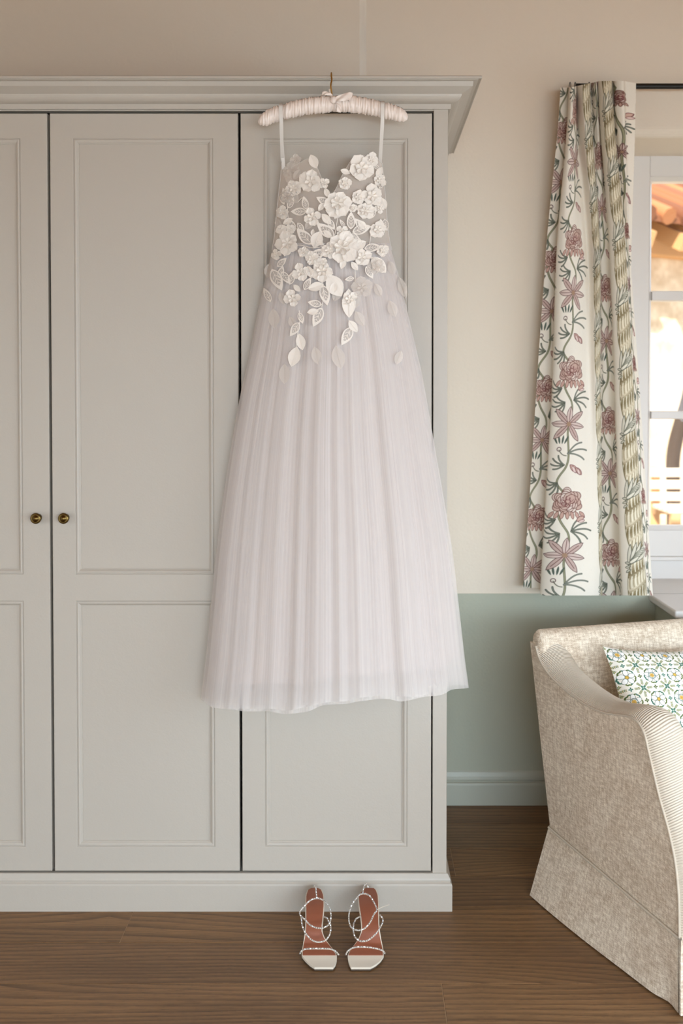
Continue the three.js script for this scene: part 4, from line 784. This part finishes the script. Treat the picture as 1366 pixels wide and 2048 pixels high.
// ---------------------------------------------------------------- cushion
{
  const tex = canvasTex(1024, 1024, (g, W) => {
    g.fillStyle = '#f6f1e6'; g.fillRect(0, 0, W, W);
    g.lineCap = 'round';
    const N = 5, s = W / N;
    const greens = ['#3f6f5e', '#4c7b68', '#5c6a35', '#6f7a3a'];
    const dot = (x, y, r, c) => { g.beginPath(); g.arc(x, y, r, 0, 6.3); g.fillStyle = c; g.fill(); };
    const clover = (x, y, r, c, a0 = 0.78) => { for (let k = 0; k < 4; k++) { const a = a0 + k * Math.PI / 2; g.beginPath(); g.ellipse(x + Math.cos(a) * r, y + Math.sin(a) * r, r * 0.8, r * 0.55, a, 0, 6.3); g.fillStyle = c; g.fill(); } };
    const sprig = (x0, y0, x1, y1) => { g.beginPath(); g.moveTo(x0, y0); g.lineTo(x1, y1); g.strokeStyle = '#8b8a55'; g.lineWidth = 2; g.stroke(); const a = Math.atan2(y1 - y0, x1 - x0); for (let k = 1; k < 6; k++) for (const q of [-1, 1]) { const t = k / 6, x = lerp(x0, x1, t), y = lerp(y0, y1, t), b = a + q * 0.9; g.beginPath(); g.ellipse(x + Math.cos(b) * 7, y + Math.sin(b) * 7, 5.5, 2.6, b, 0, 6.3); g.fillStyle = k % 2 ? '#8f8a3c' : '#5f7a55'; g.fill(); } };
    const daisy = (x, y, r, full) => {
      for (let k = 0; k < 5; k++) { const a = k / 5 * 6.283 - 1.57; g.beginPath(); g.ellipse(x + Math.cos(a) * r * 0.62, y + Math.sin(a) * r * 0.62, r * 0.4, r * 0.3, a, 0, 6.3); g.fillStyle = '#fbfaf7'; g.fill(); g.strokeStyle = '#55634e'; g.lineWidth = 3; g.stroke(); for (const q of [-0.7, -0.35, 0.35, 0.7]) { const b = a + q; g.beginPath(); g.ellipse(x + Math.cos(b) * r * 1.02, y + Math.sin(b) * r * 1.02, r * 0.2, r * 0.085, b + 1.2 * Math.sign(q), 0, 6.3); g.fillStyle = greens[(k + (q > 0 ? 2 : 0)) % 4]; g.fill(); } }
      dot(x, y, r * 0.25, '#5f5a2a'); dot(x, y, r * 0.2, '#d8b04e');
      if (full) { for (let k = 0; k < 14; k++) { const a = k / 14 * 6.283; dot(x + Math.cos(a) * r * 0.42, y + Math.sin(a) * r * 0.42, r * 0.1, '#3d5a52'); dot(x + Math.cos(a) * r * 0.4, y + Math.sin(a) * r * 0.4, r * 0.055, '#fbfaf4'); } dot(x, y, r * 0.28, '#e0b65c'); for (let k = 0; k < 10; k++) dot(x + Math.cos(k * 2.4) * r * 0.02 * k, y + Math.sin(k * 2.4) * r * 0.02 * k, 2.4, '#b98a35'); }
    };
    for (let i = 0; i <= N; i++) for (let j = 0; j <= N; j++) {
      const x = i * s, y = j * s;
      daisy(x + s / 2, y + s / 2, s * 0.31, (i + j) % 2 === 0);
      clover(x, y, s * 0.075, greens[(i + j) % 2]);
      for (const [a, b] of [[0.5, 0], [0, 0.5]]) clover(x + a * s, y + b * s, s * 0.05, greens[1 + (i % 2)], 0);
      for (const [a, b] of [[1, 1], [1, -1], [-1, 1], [-1, -1]]) sprig(x + a * s * 0.07, y + b * s * 0.07, x + a * s * 0.22, y + b * s * 0.22);
      for (const [a, b] of [[1, 0], [-1, 0], [0, 1], [0, -1]]) { sprig(x + a * s * 0.1, y + b * s * 0.1, x + a * s * 0.36, y + b * s * 0.36); dot(x + a * s * 0.2 + b * 9, y + b * s * 0.2 + a * 9, 3, '#b08a4a'); }
    }
  });
  const mat = std({ map: tex, roughness: 0.85, bumpMap: rep(weaveBump, 3, 3), bumpScale: 0.0004 });
  const n0 = A3(1, 0, 0).sub(A3(0, 0, 0)).setY(0.62).normalize();      // faces forward and up, leaning on the backrest
  const anchor = A3(0.052, 0.2, 0.6);
  const TL = PPlane(1205, 1293, anchor, n0), BL = PPlane(1266, 1535, anchor, n0), TR = PPlane(1418, 1296, anchor, n0), BR = PPlane(1478, 1512, anchor, n0);
  const nn = n0.clone();
  const C = thing('cushion', 'white cushion printed with green and yellow flowers on the armchair', 'cushion', [(BL.x + BR.x) / 2, BL.y, (BL.z + BR.z) / 2]);
  const face = (sgn) => grid(28, 28, (a, b) => {
    const A = a * 2 - 1, B = b * 2 - 1, pin = 0.085;
    const ia = (A * (1 - pin * (1 - B * B) * Math.abs(A)) + 1) / 2, ib = (B * (1 - pin * (1 - A * A) * Math.abs(B)) + 1) / 2;
    const top = TL.clone().lerp(TR, ia), bot = BL.clone().lerp(BR, ia), p = top.lerp(bot, ib);
    const h = Math.pow(Math.max(0, (1 - Math.pow(Math.abs(A), 2.4)) * (1 - Math.pow(Math.abs(B), 2.4))), 0.55);
    return p.addScaledVector(nn, sgn * 0.055 * h + 0.0015 * sgn * (noise2(a * 6, b * 6 + sgn) - 0.5));
  }, (a, b) => [a * 0.95 + 0.03, 0.98 - b * 0.95]);
  const back = face(-1); back.setIndex(Array.from(back.index.array).reverse()); back.computeVertexNormals();
  part('cover', mergeVertices(merge([face(1), back])), mat, C);
}

// ---------------------------------------------------------------- outside the window
{
  const stoneTex = dataTex(512, 512, (x, y) => {
    const n = noise2(x / 40, y / 26, 13, 20), m = noise2(x / 9, y / 9, 57, 57), k = 0.55 + (n - 0.5) * 0.5 + (m - 0.5) * 0.3;
    return [lerp(0.72, 0.95, k), lerp(0.62, 0.89, k), lerp(0.50, 0.80, k)];
  });
  const stone = std({ map: rep(stoneTex, 0.5, 0.5), roughness: 0.95 }), timber = std({ color: lin('#c69a6c'), roughness: 0.8 }), tile = std({ color: lin('#7a4d33'), roughness: 0.9 }), dark = std({ color: lin('#3a2c22'), roughness: 0.9 });
  solo('terrace', box(-6, 14, -0.35, -0.05, -16, ZW - TH - 0.12), std({ color: lin('#cdbda2'), roughness: 0.95 }), 'pale paved terrace outside the window', null, { kind: 'structure' });
  const zb = -6.6, eave = HY(505, zb, 1330), xp = HX(1330, zb, 505);
  const B = thing('stone_outbuilding', 'sunlit cream stone outbuilding with timber eaves seen through the window', 'building', [xp, -0.05, zb]);
  B.rotation.y = 0.5;
  part('wall', box(xp - 3.4, xp + 7, -0.05, eave + 0.3, zb - 0.4, zb), stone, B);
  const q = [V(xp - 3.6, eave + 0.12, zb + 0.62), V(xp + 7.2, eave + 0.12, zb + 0.62), V(xp + 7.2, eave + 1.5, zb - 2.2), V(xp - 3.6, eave + 1.5, zb - 2.2)], up = V(0, 0.05, 0);
  const t = q.map((v) => v.clone().add(up));
  part('roof', tris([q, t, [q[0], q[1], t[1], t[0]], [q[1], q[2], t[2], t[1]], [q[3], q[0], t[0], t[3]], [q[2], q[3], t[3], t[2]]]), tile, B);
  for (let i = 0; i < 24; i++) { const x = xp - 3.3 + i * 0.42; const g = new THREE.BoxGeometry(0.1, 0.14, 1.5).rotateX(0.455).translate(x, eave + 0.30, zb - 0.08); part('rafter', boxUV(g), timber, B); }
  const slope = Math.atan2(1.38, 2.82), len = Math.hypot(1.38, 2.82);
  const tileMats = ['#8a5636', '#6f432b', '#a06a45', '#7d5038'].map((h) => std({ color: lin(h), roughness: 0.9 }));
  const tg = boxUV(new THREE.CylinderGeometry(0.075, 0.075, len + 0.06, 8, 1).rotateX(Math.PI / 2));
  for (let i = 0; i < 48; i++) part('roof_tile', tg.clone().rotateX(slope).translate(xp - 3.5 + i * 0.222, eave + 0.87, zb - 0.79), tileMats[(i * 7 + (i >> 2)) % 4], B);
  part('wall_plate', box(xp - 3.4, xp + 7, eave - 0.06, eave + 0.1, zb, zb + 0.14, 0.01), timber, B);
  // slatted garden bench and a bent trunk in front of the wall
  const zs = -4.7, bx = HX(1300, zs, 980);
  const G = thing('garden_bench', 'pale slatted garden bench beyond the window', 'bench', [bx + 0.6, -0.05, zs]);
  for (let k = 0; k < 3; k++) { const yy = HY(945 + k * 24, zs, 1330); part('slat', box(bx, bx + 1.3, yy - 0.03, yy + 0.03, zs - 0.02, zs + 0.02, 0.006), std({ color: lin('#e6d6c2'), roughness: 0.7 }), G); }
  for (const x of [bx + 0.05, bx + 1.25]) part('leg', box(x - 0.03, x + 0.03, -0.05, HY(935, zs, 1330), zs - 0.05, zs - 0.02), timber, G);
  { const yy = HY(1010, zs, 1330); for (let k = 0; k < 4; k++) part('seat_slat', box(bx, bx + 1.3, yy - 0.015, yy + 0.015, zs + 0.06 + k * 0.1, zs + 0.14 + k * 0.1, 0.005), std({ color: lin('#d8c6ae'), roughness: 0.7 }), G); for (const x of [bx + 0.05, bx + 1.25]) part('leg', box(x - 0.03, x + 0.03, -0.05, yy - 0.015, zs + 0.38, zs + 0.44), timber, G); part('seat_rail', box(bx + 0.02, bx + 1.28, yy - 0.06, yy - 0.015, zs - 0.03, zs + 0.06), timber, G); }
  const T = thing('tree_trunk', 'bent brown tree trunk beyond the window', 'tree', [HX(1350, -5.4, 920), -0.05, -5.4]);
  const tp = [[1348, 1120], [1347, 1000], [1346, 920], [1352, 880], [1362, 845], [1378, 790], [1390, 700], [1392, 600]].map(([u, v]) => P(u, v, -5.4)); tp.unshift(V(tp[0].x, -0.05, -5.4));
  part('bark', tube(tp, 0.055, 50, 10), dark, T);
  part('branch', tube([tp[5], P(1420, 700, -5.4), P(1450, 560, -5.3), P(1460, 430, -5.2)], 0.035, 24, 8), dark, T);
}

renderer.render(scene, camera);
